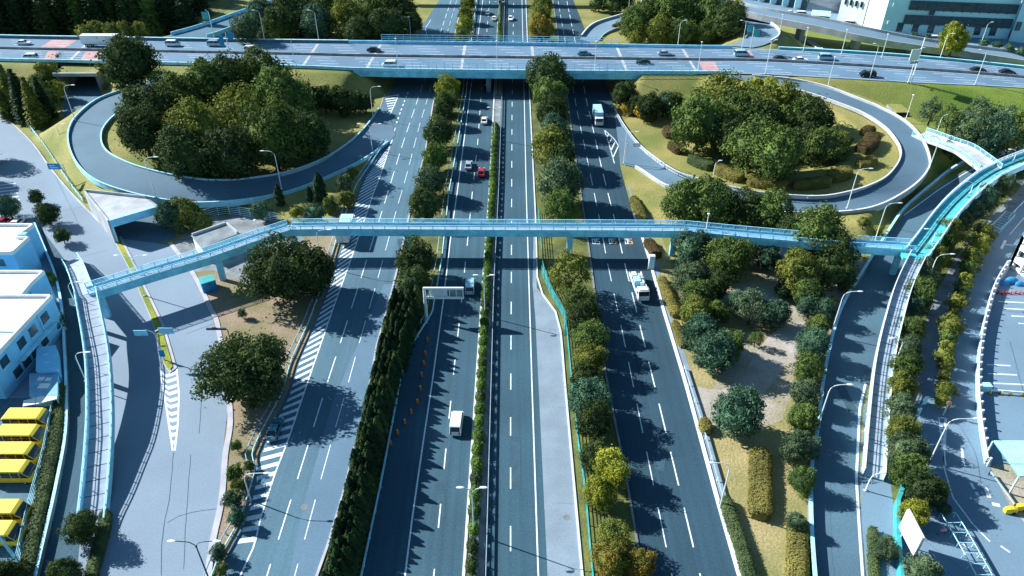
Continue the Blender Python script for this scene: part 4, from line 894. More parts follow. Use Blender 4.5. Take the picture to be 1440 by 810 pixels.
def car_mesh(kind, colm):
    key = (kind, colm)
    if key in CM: return CM[key]
    if kind == 'sedan':
        L, wd_, zb, zt = 4.6, .88, .86, 1.42
        body = [(-2.3, .74, .66, .42, .78), (-2.2, .82, .76, .30, .88), (-1.5, .88, .80, .22, .92), (0, .88, .80, .20, .93), (1.2, .88, .80, .22, .90), (2.05, .84, .74, .28, .74), (2.3, .70, .60, .38, .62)]
        gl = [(-1.75, .76, .70, .86, .90), (-1.05, .78, .62, .86, 1.36), (.25, .78, .62, .86, 1.38), (1.1, .77, .70, .84, .90)]
        rf_ = [(-1.1, .64, .55, 1.33, 1.40), (-.4, .65, .58, 1.35, 1.45), (.32, .63, .55, 1.33, 1.40)]
        wx = (-1.35, 1.4); r = .32
    elif kind == 'van':
        body = [(-2.4, .86, .80, .40, 1.02), (-2.35, .90, .84, .26, 1.08), (0, .90, .84, .22, 1.08), (1.75, .90, .84, .24, 1.05), (2.2, .86, .76, .28, .92), (2.38, .76, .66, .38, .72)]
        gl = [(-2.36, .84, .78, 1.0, 1.12), (-1.95, .84, .74, 1.0, 1.80), (1.0, .84, .74, 1.0, 1.80), (1.85, .83, .72, 1.0, 1.12)]
        rf_ = [(-2.02, .80, .74, 1.70, 1.76), (-1.8, .82, .76, 1.76, 1.90), (.7, .82, .76, 1.76, 1.90), (1.1, .78, .70, 1.72, 1.79)]
        wx = (-1.45, 1.5); r = .33
    elif kind == 'minibus':
        body = [(-3.300, 1.215, 1.166, 0.420, 1.250), (-3.250, 1.265, 1.215, 0.300, 1.300), (0.000, 1.265, 1.215, 0.280, 1.300), (2.900, 1.265, 1.190, 0.300, 1.250), (3.250, 1.190, 1.091, 0.360, 1.100), (3.380, 1.066, 0.918, 0.440, 0.850)]
        gl = [(-3.220, 1.190, 1.116, 1.200, 2.300), (-3.000, 1.203, 1.128, 1.200, 2.370), (2.200, 1.203, 1.128, 1.200, 2.370), (3.000, 1.153, 1.066, 1.150, 1.320)]
        rf_ = [(-3.280, 1.178, 1.116, 2.270, 2.370), (-3.000, 1.215, 1.141, 2.290, 2.550), (2.000, 1.215, 1.141, 2.290, 2.550), (2.420, 1.141, 1.017, 2.210, 2.330)]
        wx = (-2.1, 2.2); r = .36
    res = dict(body=loft(body).mesh('body', M[colm]), glass=loft(gl).mesh('windows', M['glass']), roof=loft(rf_).mesh('roof', M[colm if kind != 'minibus' else 'cream']), wx=wx, r=r, w=body[3][1])
    pl = []
    f, k = gl[-1], gl[-2]; s0, s1 = gl[0], gl[1]
    for s in (-1, 1):
        pl.append(MB().tube([(f[0] + .02, s * (f[2] + .02), f[4]), (k[0] + .03, s * (k[2] + .01), k[4])], .045, 5))
        pl.append(MB().tube([(s0[0] - .02, s * (s0[2] + .02), s0[4] - (.0 if kind == 'sedan' else .05)), (s1[0] - .02, s * (s1[2] + .01), s1[4])], .05, 5))
        mx_ = (s1[0] + k[0]) / 2; zb = s1[3]
        for xx in ((mx_,) if kind == 'sedan' else (mx_ - 1.0, mx_ + .5) if kind == 'van' else (-2.0, -.7, .7, 1.9)): pl.append(MB().tube([(xx, s * (k[1] + .035), zb + .05), (xx, s * (k[2] + .02), s1[4] - .02)], .045, 5))
    res['pillar'] = [b.mesh('pillar', M[colm]) for b in pl]; xr, xf = body[0][0], body[-1][0]
    h = MB(); [h.box(xf - .22, xf + .01, s * .60 - .16, s * .60 + .16, .55, .70) for s in (1,)]; res['hl'] = h.mesh('headlight', M['lamp_f']); res['hy'] = 1.2
    t_ = MB().box(xr - .03, xr + .12, .52, .74, .62, .86 if kind == 'sedan' else 1.0); res['tl'] = t_.mesh('tail_light', M['lamp_r'])
    res['mir'] = MB().box(gl[-1][0] - .32, gl[-1][0] - .18, .84, 1.0, zb + .10, zb + .26).mesh('wing_mirror', M[colm])
    CM[key] = res; return res
def car(kind, colm, loc, rz, label, name='car', cat='car', group=None):
    m = car_mesh(kind, colm); o = thing(name, label, cat, loc, rz, group)
    bo = child(m['body'], 'body', o); child(m['glass'], 'windows', o); child(m['roof'], 'roof', o); [child(q, 'pillar', o) for q in m['pillar']]
    child(m['hl'], 'headlight', o); child(m['hl'], 'headlight', o, Vector((0, -m['hy'], 0))); child(m['tl'], 'tail_light', o); child(m['tl'], 'tail_light', o, Vector((0, -1.26, 0)))
    child(m['mir'], 'wing_mirror', o); child(m['mir'], 'wing_mirror', o, Vector((0, -1.84, 0)))
    for x in m['wx']:
        for s in (-1, 1): wheel(o, x, s * (m['w'] - .12), m['r'])
    return o
def truck(label, loc, rz, L=7.5, H=3.2, wd_=1.15, box='white', cab='white', name='box_truck', bed=False, tarp=False):
    o = thing(name, label, 'truck', loc, rz); h = L / 2; cx = h - 1.9
    st = [(cx, wd_ * .96, wd_ * .90, .5, 2.3), (cx + .6, wd_ * .97, wd_ * .90, .5, 2.45), (cx + 1.5, wd_ * .97, wd_ * .88, .45, 2.35), (h - .1, wd_ * .95, wd_ * .86, .45, 1.45), (h, wd_ * .90, wd_ * .82, .5, 1.25)]
    loft(st).build('cab', M[cab], o)
    gl = MB().add([(cx + 1.56, -wd_ * .84, 2.28), (cx + 1.56, wd_ * .84, 2.28), (h - .06, wd_ * .86, 1.48), (h - .06, -wd_ * .86, 1.48), (cx + 1.45, -wd_ * .84, 2.2), (cx + 1.45, wd_ * .84, 2.2), (h - .22, wd_ * .86, 1.42), (h - .22, -wd_ * .86, 1.42)], [(0, 1, 2, 3), (7, 6, 5, 4), (0, 4, 5, 1), (1, 5, 6, 2), (2, 6, 7, 3), (3, 7, 4, 0)])
    gl.build('windscreen', M['glass'], o)
    for s in (-1, 1): MB().box(cx + .75, cx + 1.45, s * wd_ * .955 - .03, s * wd_ * .955 + .03, 1.55, 2.1).build('side_window', M['glass'], o)
    MB().box(-h + .1, h - .8, -.45, .45, .55, .85).build('chassis', M['dark'], o)
    if not bed:
        MB().box(-h, cx - .1, -wd_, wd_, .95, H).build('cargo_box', M[box], o)
        MB().box(-h - .03, -h - .003, -.03, .03, 1.0, H - .05).build('door_seam', M['dark'], o)
        MB().box(-h + .2, cx - .3, -wd_ * .8, wd_ * .8, H + .002, H + .04).build('roof_panel', M['lite'], o)
    else:
        MB().box(-h, cx - .1, -wd_, wd_, .95, 1.15).build('load_bed', M['lite'], o)
        for s in (-1, 1): MB().box(-h, cx - .1, s * wd_ - .05, s * wd_ + .05, 1.15, 1.6).build('side_board', M['white'], o)
        b = MB(); b.sphere((-1.9, .3, 1.5), .7, .5, .6); b.build('bundled_load', M['conc'], o)
        for i, (x, y, a_, c_2, z) in enumerate(((-2.9, -.5, .6, .45, 2.0), (-2.5, .45, .7, .4, 1.8), (-.9, -.3, .8, .6, 2.1), (-.3, .5, .5, .4, 1.9), (-1.5, .55, .4, .35, 2.0))):
            MB().box(x - a_, x + a_, y - c_2, y + c_2, 1.16, z).build('load_crate', M[('white', 'conc', 'lite', 'white', 'conc')[i]], o)
        MB().box(cx + .1, cx + 1.3, -.8, .8, 2.42, 2.52).build('roof_rack', M['white'], o)
    for s in (-1, 1): MB().box(h - .02, h + .03, s * wd_ * .68 - .15, s * wd_ * .68 + .15, .75, .95).build('headlight', M['lamp_f'], o)
    for s in (-1, 1): MB().box(-h - .05, -h, s * wd_ * .8 - .12, s * wd_ * .8 + .12, .7, .88).build('tail_light', M['lamp_r'], o)
    for x in (h - 1.25, -h + 1.6): [wheel(o, x, s * (wd_ - .18), .45, .3) for s in (-1, 1)]
    return o
NORTH, SOUTH, EAST, WEST = math.pi / 2, -math.pi / 2, 0, math.pi
def hd(px, py, px2, py2, z=0): d = W(px2, py2, z) - W(px, py, z); return math.atan2(d.y, d.x)
def onroad(px, py, z=.05, zc=.8): p = W(px, py, z + zc); p.z = z + .02; return p
car('van', 'car_white', onroad(642, 592, zc=1.0), NORTH - .04, 'white van driving away, nearest vehicle on the central highway', 'van', 'van')
car('sedan', 'car_white', onroad(681, 168), NORTH, 'small white car on the inner left carriageway just in front of the overpass shadow')
car('sedan', 'car_silver', onroad(659, 231), NORTH - .02, 'silver car driving just left of the dark red car')
car('sedan', 'car_red', onroad(677, 241), NORTH, 'dark red car close to the central bushes')
car('van', 'car_lblue', onroad(661, 400, zc=1), NORTH, 'pale blue car at the end of the white sign gantry')
car('sedan', 'car_silver', onroad(686, 17), NORTH, 'silver car beyond the overpass on the left carriageway, the farther one')
car('sedan', 'car_white', onroad(695, 25), NORTH, 'white car beyond the overpass right beside the central bushes')
car('sedan', 'car_white', onroad(718, 25), SOUTH, 'white car beyond the overpass on the right hand carriageway')
car('sedan', 'car_black', onroad(685, 122), NORTH, 'dark car in the deep shadow below the overpass')
truck('pale blue box truck on the right frontage road near the overpass', onroad(841, 163, zc=1.6), SOUTH - .0, 8.2, 3.4, 1.2, 'car_lblue', 'white')
truck('white loaded flatbed truck driving towards the camera on the right frontage road', onroad(899, 401, zc=1.2), SOUTH + .07, 8.2, 3.0, 1.15, name='flatbed_truck', bed=True)
truck('tall white box truck parked on the striped verge under the pedestrian bridge', onroad(487, 320, zc=1.8), hd(470, 400, 500, 310), 9.6, 3.5, 1.3)
car('sedan', 'car_blue', onroad(386, 602), hd(372, 640, 405, 557), 'dark teal car parked on the striped verge in tree shade')
ov = lambda px, py, zc=.8: (lambda p: Vector((p.x, p.y, 6.76)))(W(px, py, 6.75 + zc))
car('sedan', 'car_white', ov(33, 59), EAST - .02, 'white car on the far lanes, leftmost on the overpass road')
car('van', 'car_white', ov(42, 80), WEST, 'white wagon on the near lanes at the far left of the overpass road')
car('van', 'car_white', ov(243, 61), EAST, 'white car right of the long white truck on the overpass road')
car('van', 'car_silver', ov(302, 61), EAST, 'silver van just left of the teal overhead sign on the overpass road')
car('van', 'car_white', ov(354, 69), EAST, 'white van passing below the teal overhead sign')
car('sedan', 'car_black', ov(526, 69), EAST, 'black car on the far lanes of the overpass, left part of the bridge')
car('van', 'car_white', ov(548, 90), WEST, 'white wagon on the near lanes of the overpass bridge')
car('sedan', 'car_blue', ov(822, 74), EAST, 'dark blue car on the far lanes of the overpass bridge')
car('sedan', 'car_green', ov(904, 86), WEST, 'dark green car beside the central barrier of the overpass')
car('sedan', 'car_silver', ov(935, 74), EAST, 'silver car on the far lanes at the right end of the overpass bridge')
car('van', 'car_lblue', ov(1043, 75), EAST, 'pale teal wagon at the red road panel right of the bridge')
car('sedan', 'car_black', ov(1098, 81), EAST - .05, 'dark car followed closely by a white car on the elevated road at right')
car('sedan', 'car_white', ov(1126, 83), EAST - .05, 'white car between a dark car and a pale van on the elevated road')
car('van', 'car_lblue', ov(1162, 80), EAST - .05, 'pale blue van beside the narrow concrete stair on the elevated road')
car('van', 'car_black', ov(1220, 104), WEST - .05, 'black car on the near lanes of the elevated road at right')
car('sedan', 'car_black', ov(1376, 97), EAST - .08, 'dark car near the upper right lamp, left one of the two farthest right')
car('sedan', 'car_black', ov(1417, 100), EAST - .08, 'dark car at the far right end of the elevated road')
# long articulated truck
p = ov(147, 57, 1.8); o = thing('semi_trailer_truck', 'long white semi trailer truck on the overpass road at left', 'truck', p, EAST)
MB().box(-7.2, 5.0, -1.22, 1.22, 1.05, 3.7).build('trailer_box', M['white'], o)
loft([(5.4, 1.15, 1.08, .5, 2.9), (6.0, 1.18, 1.1, .5, 3.1), (7.1, 1.18, 1.08, .45, 2.9), (7.6, 1.15, 1.05, .45, 1.6), (7.7, 1.1, 1.0, .5, 1.4)]).build('cab', M['white'], o)
MB().box(7.2, 7.66, -.95, .95, 1.65, 2.6).build('windscreen', M['glass'], o); MB().box(-7, 6.8, -.5, .5, .6, 1.0).build('chassis', M['dark'], o)
for x in (-5.8, -4.6, 5.0, 6.9): [wheel(o, x, s * 1.0, .48, .3) for s in (-1, 1)]
# yard of yellow minibuses
for i, (x, y, l) in enumerate([(64, 577, 'farthest of the four adjoining yellow minibuses, nearest the white canopy'), (55, 600, 'second yellow minibus from the white canopy'), (48, 625, 'third yellow minibus from the white canopy'), (41, 650, 'yellow minibus with its whole side in view, last of the row of four'), (31, 706, 'yellow minibus just after the gap in the row'), (22, 736, 'nearest yellow minibus at the bottom left')]):
    p = W(x, y, 2.3); p.x -= 2.4; p.y -= .85; p.z = .04
    car('minibus', 'yellow', p, EAST, l, 'minibus', 'minibus', 'yellow minibuses parked side by side')
car('sedan', 'car_red', onroad(5, 311, .04), EAST, 'red car parked behind the farthest white building')
car('sedan', 'car_white', onroad(24, 312, .04), NORTH, 'white car parked right of the red car by the farthest white building')
car('van', 'car_white', onroad(1316, 54, 0.03), EAST - .1, 'white wagon parked before the factory left of the lone big tree')
car('sedan', 'car_white', onroad(1368, 66, 0.03), EAST - .1, 'white car right of the lone big tree near the factory')
car('sedan', 'car_white', onroad(1432, 72, 0.03), EAST - .1, 'white car at the top right edge below the works building')
for i, px in enumerate((1112, 1128, 1144)): car('van' if i % 2 else 'sedan', 'car_white', onroad(px, 17 + i * 2.4, .03), EAST - .2, ('leftmost', 'middle', 'rightmost')[i] + ' of three white vehicles parked before the gatehouse', group='vehicles parked by the gatehouse')
car('van', 'car_white', onroad(1196, 33, .03), EAST - .3, 'white van parked at the foot of the pale industrial block')
# ---------------------------------------------------------------- street lamps
def lamp(base, az, H=9.5, arm=2.2, label='', double=False, m='pole_w', name='street_lamp', straight=False, az2=None):
    o = thing(name, label, 'street lamp', base, az)
    r0, r1 = .11, .06
    if straight:
        MB().tube([(0, 0, 0), (0, 0, H)], [r0, r1], 7).build('pole', M[m], o)
        MB().sphere((0, 0, H + .1), .32, .32, .14, 8, 5).build('lamp_head', M['white'], o)
    else:
        c = [(0, 0, 0), (0, 0, H * .55), (0, 0, H - 1.3), (.12, 0, H - .6), (.55, 0, H - .15), (1.1, 0, H + .02), (arm, 0, H + .12)]
        MB().tube(c[:3], [r0, .09, .075], 7).build('pole', M[m], o); MB().tube([c[2]] + c[3:], .06, 6).build('arm', M[m], o)
        hm = MB(); hm.sphere((arm + .45, 0, H + .12), .55, .2, .1, 8, 5); hm.build('lamp_head', M['white'], o)
        if double:
            a2 = MB().tube([(-x, 0, z) for x, _, z in c[2:]], .06, 6).build('arm', M[m], o); MB().sphere((-arm - .45, 0, H + .12), .55, .2, .1, 8, 5).build('lamp_head', M['white'], o)
    MB().box(-.22, .22, -.22, .22, -.05, .18).build('base', M['conc'], o)
    return o
def lampz(px, py, z=0, **k): p = W(px, py, z); return lamp(p, **k)
E_, W_ = 0, math.pi
LAMPS = [
 (106, 170, 6.3, 0, 'lamp on the outer side of the left loop by the dark underpass mouth', {}),
 (209, 112, 6.4, W_, 'lamp rising among the trees between left loop and overpass', dict(H=8)),
 (87, 198, 3, 0, 'short lamp left of the left loop wall', dict(H=4.5, arm=1.6)),
 (219, 277, 4.4, 0, 'lamp on the lower left part of the left loop road', {}),
 (396, 266, 2, W_, 'lamp at the lower right part of the left loop before the dark wood', {}),
 (525, 168, 0, 0, 'lamp at the striped merge of the left loop, the farther one', {}),
 (524, 213, 0, 0, 'double armed lamp at the striped merge of the left loop', dict(double=True, H=7.5)),
 (877, 230, 0, 0, 'lamp on the gore between right frontage road and right loop exit', dict(H=8.5)),
 (981, 102, 6.7, W_, 'lamp on the near parapet at the right end of the overpass', dict(straight=True, H=9)),
 (836, 101, 6.7, W_, 'lamp on the near parapet of the overpass above the right frontage road', dict(straight=True, H=9)),
 (699, 100, 6.7, W_, 'lamp on the near parapet of the overpass above the central bushes', dict(straight=True, H=9)),
 (560, 97, 6.7, W_, 'lamp on the near parapet of the overpass above the left frontage road', dict(straight=True, H=9)),
 (414, 88, 6.7, W_, 'lamp on the near edge of the overpass road over the left wood', dict(straight=True, H=7)),
 (448, 56, 6.7, W_, 'lamp on the far edge of the overpass right of the dark forest gap', dict(arm=1.4)),
 (372, 56, 6.7, W_, 'lamp on the far edge of the overpass by the end of the top left ramp', dict(arm=1.4)),
 (567, 56, 0, 0, 'left lamp of the close pair behind the overpass fence', dict(H=8)),
 (578, 56, 0, W_, 'right lamp of the close pair behind the overpass fence', dict(H=8)),
 (953, 64, 6.7, 0, 'lamp on the far overpass edge in front of the hilltop wood', dict(H=8, arm=1.2)),
 (1043, 69, 6.7, W_, 'lamp beside the teal direction signs right of the overpass', dict(H=9, arm=1.2)),
 (883, 24, .5, 0, 'lamp beyond the overpass at the entry of the small loop', dict(straight=True, H=8)),
 (1076, 104, 6.7, 0, 'lamp on the near side of the elevated road close to the red panel', dict(H=10, arm=.9)),
 (1164, 122, 6.2, W_, 'lamp on the grass above the upper end of the right loop', dict(straight=True, H=8.5)),
 (1223, 110, 6.7, W_, 'lamp on the near edge of the elevated road by the black car', dict(H=10, arm=.9)),
 (1277, 116, 6.7, 0, 'lamp on the near edge of the elevated road beside the white roadside sign', dict(H=10, arm=.9)),
 (1371, 119, 6.7, W_, 'lamp on the near edge of the elevated road at far right', dict(H=10, arm=1.6)),
 (1377, 68, 0, 0, 'lamp in front of the factory right of the lone big tree', dict(H=9, arm=.9)),
 (1129, 73, 6.7, 0, 'lamp at the top end of the narrow concrete stair', dict(straight=True, H=7.5)),
 (1183, 76, 6.7, 0, 'lamp right of the narrow concrete stair on the far side', dict(straight=True, H=7.5)),
 (1095, 51, 6.3, 0, 'lamp at the bend of the small loop beyond the overpass', dict(straight=True, H=7)),
 (1240, 80, 6.7, W_, 'lamp on the far side of the elevated road left of the white sign', dict(straight=True, H=7)),
 (1321, 84, 6.7, 0, 'lamp on the far side of the elevated road before the lone big tree', dict(H=8, arm=1.4)),
 (1273, 170, 5, 0, 'slim post lamp beside the small dark tunnel opening', dict(straight=True, H=7)),
 (1316, 190, 4.6, 0, 'lamp at the top of the white footbridge stair', dict(H=5.5, arm=1.8)),
 (1307, 236, 4, W_, 'double armed lamp on the outside of the right loop beside the stair', dict(H=8, arm=1.9, double=True)),
 (1191, 293, 2.9, 0, 'lamp on the lower part of the right loop below the long clipped hedges', {}),
 (1001, 259, 1.3, 0, 'lamp on the inner edge of the right loop between two clipped hedges', dict(H=6, arm=.6)),
 (1358, 308, 0, 0, 'lamp among young trees right of the teal walkway', {}),
 (1229, 342, 0, 0, 'lamp just behind the right end of the pedestrian bridge', {}),
 (1168, 472, 0, 0, 'lamp at the dark wall beside the sunken ramp road, the farther one', {}),
 (1147, 607, 0, 0, 'lamp at the dark wall beside the sunken ramp road, the nearer one', {}),
 (1297, 414, 0, 0, 'lamp reaching over the shaded side street, upper one of the tree row', dict(H=9)),
 (1306, 652, 0, 0, 'lamp with long arm over the striped road nose at lower right', dict(H=9, arm=3.2)),
 (1012, 715, 0, W_, 'lamp on the right frontage road kerb beside the clipped hedge', dict(H=9)),
 (107, 430, 4.5, 0, 'upper lamp leaning over the left sloping walkway', dict(H=5, arm=1.8)),
 (121, 536, 1.2, 0, 'lower lamp leaning over the left sloping walkway', dict(H=6, arm=1.8)),
 (204, 416, .16, 0, 'double armed lamp on the narrow green median beyond the footbridge', dict(double=True, H=9, arm=2.2)),
 (297, 822, 0, 0, 'dark double armed lamp at the bottom left on the kerb', dict(double=True, H=8.5, arm=2.2, m='dark')),
 (353, 704, 0, 0, 'lamp on the earth bank reaching over the striped verge', dict(H=5.5, arm=2.8)),
 (453, 375, 0, 0, 'lamp rising out of the big tree just below the pedestrian bridge', dict(H=8.5)),
 (1259, 510, 3.0, W_, 'lamp arching back over the right sloping walkway', dict(H=5, arm=1.6)),
 (1364, 272, 6.2, W_, 'short lamp on the right edge of the teal walkway', dict(H=2.8, arm=1.4, name='walkway_lamp')),
 (1425, 226, 6.2, W_, 'short lamp at the far end of the teal walkway', dict(H=2.8, arm=1.4, name='walkway_lamp')),
 (1311, 340, 6.2, W_, 'short lamp on the teal walkway just above the bridge junction', dict(H=2.8, arm=1.6, name='walkway_lamp')),
 (993, 322, 6.2, 0, 'short post lamp standing on the pedestrian bridge before the round trees', dict(H=3.4, straight=True, name='walkway_lamp')),
 (363, 330, 6.2, 0, 'short post lamp on the left bend of the pedestrian bridge', dict(H=3.2, straight=True, name='walkway_lamp')),
 (1217, 690, 0, 0, 'bent short lamp at the foot of the right sloping walkway', dict(H=3.6, arm=.9)),
]
for (px, py, z, az, lab, kw) in LAMPS: lampz(px, py, z, az=az, label=lab, **kw)
cm = [(LC_R[0].x, 0)]
cmx = lambda y, t=.45: float(np.interp(y, [p.y for p in LC_R[::-1]], [p.x for p in LC_R[::-1]])) * (1 - t) + float(np.interp(y, [p.y for p in RC_L[::-1]], [p.x for p in RC_L[::-1]])) * t
for k, y in enumerate((W(678, 388, 9).y, W(669, 687, 9).y, 186, 290)):
    lamp((cmx(y), y, .08), 0, 9, 1.0, ('T shaped lamp in the central bushes just below the pedestrian bridge', 'nearest T shaped lamp in the central bushes', 'T shaped lamp in the central bushes between footbridge and overpass', 'T shaped lamp in the central bushes beyond the overpass')[k], True, 'pole')
# ---------------------------------------------------------------- signs, gantry, small furniture
g = thing('sign_gantry', 'white cantilever sign gantry reaching over the inner left carriageway', 'gantry', W(600, 449))
b0 = W(600, 449); H_ = 6.6; tip = W(652, 404, H_ + .3).x - b0.x
MB().tube([(0, 0, 0), (0, 0, H_ + .4)], [.34, .26], 10).build('post', M['white'], g)
b = MB(); b.box(-.2, tip, -.2, .15, H_ + .1, H_ + .5); b.box(-.2, tip, -.2, .15, H_ - 1.9, H_ - 1.5)
for k in range(6): xx = tip * (.12 + .172 * k); b.box(xx - .07, xx + .07, -.14, .1, H_ - 1.5, H_ + .1)
b.build('truss_arm', M['white'], g)
MB().box(tip * .12, tip * .58, .2, .35, H_ - 1.9, H_ + .3).build('sign_panel', M['white'], g); MB().box(tip * .62, tip, .2, .35, H_ - 1.9, H_ + .3).build('sign_panel', M['conc_dark'], g)
MB().box(-.5, .5, -.5, .5, 0, .2).build('base', M['conc'], g)
def board(label, base, H, w, h, m, az=0, off=0, name='road_sign', bars=True, pole='pole', tilt=0):
    o = thing(name, label, 'road sign', base, az)
    MB().tube([(0, 0, 0), (0, 0, H)], .09, 7).build('post', M[pole], o)
    pn = MB().box(off - w / 2, off + w / 2, -.14, -.06, H - h, H).build('sign_panel', M[m], o)
    MB().box(off - w / 2 - .05, off + w / 2 + .05, -.055, -.03, H - h - .05, H + .05).build('frame', M['white'], o)
    if bars:
        b = MB()
        for k in range(2): b.box(off - w * .36, off + w * (.1 + .2 * k), -.150, -.142, H - h * (.36 + .34 * k) - .10, H - h * (.36 + .34 * k) + .10)
        b.build('lettering_band', M['white'], pn)
    if abs(off) > w / 2: MB().box(min(0, off), max(0, off), -.04, .02, H - h * .3, H - h * .2).build('arm', M[pole], o); MB().box(min(0, off), max(0, off), -.04, .02, H - h * .8, H - h * .7).build('arm', M[pole], o)
    return o
board('blue road sign hanging over the kerb of the curved street at far left', W(100, 262, 0), 6.0, 2.9, 1.5, 'sign_b', 0, -2.2)
board('dark panel on the arm beside the lamp at the right loop exit', W(879, 233), 6.0, 1.8, .9, 'band', math.pi, -2.4, bars=False)
o = thing('direction_sign', 'post with two pale blue sign boards at the tip of the narrow green median', 'road sign', W(231, 506, .16))
MB().tube([(0, 0, 0), (0, 0, 5.2), (.2, 0, 6.2), (1.6, 0, 6.9)], .1, 7).build('post', M['pole'], o); MB().tube([(0, 0, 5.2), (-.3, 0, 6.0), (-1.4, 0, 6.5)], .08, 7).build('arm', M['pole'], o)
MB().box(.8, 3.2, -.1, .0, 5.7, 6.9).build('sign_panel', M['blue'], o); MB().box(-3.4, -1.2, -.1, .0, 5.3, 6.4).build('sign_panel', M['blue'], o); MB().box(-.35, .55, -.25, -.15, .9, 2.3).build('round_sign', M['sign_b'], o)
o = thing('direction_sign', 'cluster of teal overhead sign panels above the left overpass road', 'road sign', W(326, 88, 6.7))
MB().tube([(0, 0, 0), (0, 0, 9.0)], .14, 7).build('post', M['pole'], o)
MB().box(-2.3, -.9, -.2, -.1, 5.0, 8.4).build('sign_panel', M['sign_b'], o); MB().tube([(-.9, 0, 7.6), (2.4, 0, 8.8)], .1).build('arm', M['lite'], o); q = MB(); q.tube([(1.3, -.2, 8.2), (1.3, -.05, 8.2)], 1.2, 12); q.build('round_panel', M['sign_b'], o)
o = thing('direction_sign', 'pair of bright teal direction boards right of the overpass', 'road sign', W(1054, 74, 6.7))
MB().tube([(0, 0, 0), (0, 0, 8)], .12, 7).build('post', M['pole'], o); MB().box(-2.0, -.2, -.3, -.2, 6.5, 8.6).build('sign_panel', M['teal'], o); MB().box(.1, 2.0, -.3, -.2, 5.2, 7.4).build('sign_panel', M['teal'], o)
o = thing('direction_sign', 'dark teal sign with arm on the far side of the top left ramp', 'road sign', W(301, 52, 6.7))
MB().tube([(0, 0, 0), (0, 0, 8.2), (-1.0, 0, 9.0)], .13, 7).build('post', M['lite'], o); MB().box(-2.4, -.4, -.2, -.1, 5.8, 8.2).build('sign_panel', M['teal'], o)
o = thing('roadside_sign', 'white angular sign board on a tall post beside the elevated road at right', 'road sign', W(1277, 117, 6.7) + Vector((.8, 0, 0)), .25)
MB().tube([(0, 0, 0), (0, 0, 13)], .16, 7).build('post', M['pole_w'], o); MB().box(-3.2, -.2, -.2, -.05, 6.8, 10.0).build('sign_panel', M['white'], o); MB().box(-2.8, .0, -.28, -.22, 5.9, 6.6).build('lower_panel', M['conc'], o)
o = thing('control_cabinet', 'white cabinet on the kerb of the right frontage road below the bridge', 'cabinet', W(915, 378))
MB().box(-.55, .55, -.4, .4, .3, 3.2).build('housing', M['white'], o); MB().box(-.42, .42, -.43, -.405, .7, 2.8).build('door', M['lite'], o); MB().box(-.65, .65, -.5, .5, -.05, .3).build('plinth', M['conc'], o)
o = thing('height_warning_bar', 'black striped warning bar on a bent post beside the huge round tree', 'warning bar', W(325, 482))
MB().tube([(0, 0, 0), (0, 0, 2.9), (-.3, 0, 3.1)], .08).build('post', M['dark'], o); MB().box(-3.6, -.2, -.12, .12, 2.9, 3.25).build('bar', M['dark'], o); MB().box(-2.6, -1.9, -.16, .16, 3.0, 3.4).build('signal_head', M['dark'], o)
# billboard
q0, q1 = W(1265, 741.5, 2.6), W(1270, 782, 2.6); q1.x = q0.x + .15; o = thing('billboard', 'large blank white billboard panel beside the teal screen at bottom right', 'billboard', (q0.x, q1.y, 0))
Lb = q0.y - q1.y; MB().box(-.12, .12, 0, Lb, 2.6, 6.2).build('panel', M['roof_w'], o); MB().box(.13, .2, -.05, Lb + .05, 2.55, 6.25).build('frame', M['conc'], o)
for y in (.6, Lb - .6): MB().tube([(.28, y, 0), (.28, y, 6.0)], .09).build('post', M['pole'], o)
# orange drums and cones
dm = MB(); dm.tube([(0, 0, .02), (0, 0, .4), (0, 0, .75)], [.26, .25, .18], 9); dme = dm.mesh('body', M['orange'])
lt = MB(); lt.sphere((0, 0, .85), .12, .14, .14, 8, 5); lte = lt.mesh('warning_light', M['yellow'])
for i, (x, y) in enumerate([(601, 478), (598, 497), (596, 511), (593, 527), (591, 546), (587, 565), (578, 579), (569, 593), (559, 608), (549, 623)]):
    p = W(x, y, .4); p.z = .05; o = thing('traffic_drum', 'orange warning drum in the line closing the shaded lane left of the solid line', 'traffic drum', p, 0, 'orange drums in the shaded lane'); child(dme, 'body', o); child(lte, 'warning_light', o)
cn = MB(); cn.tube([(0, 0, .05), (0, 0, .75)], [.2, .05], 9); cnm = cn.mesh('cone_body', M['yellow']); cb = MB().box(-.27, .27, -.27, .27, 0, .05).mesh('cone_base', M['dark'])
cr_ = MB(); cr_.tube([(0, 0, .05), (0, 0, .75)], [.2, .05], 9); crm = cr_.mesh('cone_body', M['red'])
for i, x in enumerate((1393, 1409, 1422, 1438)):
    p = W(x, 552 + i * .7, .3); p.z = .04; o = thing('traffic_cone', 'orange yellow cone standing along the white bar in the car park', 'traffic cone', p, 0, 'cones along the white bar'); child(cnm, 'cone_body', o); child(cb, 'cone_base', o)
for i in range(8):
    p = W(1404 + i * 6, 411 + (i % 2) * 1.2, .3); p.z = .04; o = thing('traffic_cone', 'red cone in the row closing off the bays at the corner of the garage', 'traffic cone', p, 0, 'red cones before the garage'); child(crm, 'cone_body', o); child(cb, 'cone_base', o)
o = thing('parking_barrier', 'long white bar with pale housing across the car park bays', 'barrier', (0, 0, 0))
P = WL([(1386, 552), (1450, 557)], .0); MB().sweep(P, -.09, .09, .45, .75).build('bar', M['roof_w'], o); p = W(1384, 549); MB().box(p.x - .8, p.x + .7, p.y - .5, p.y + .5, 0, 1.3).build('housing', M['lite'], o)
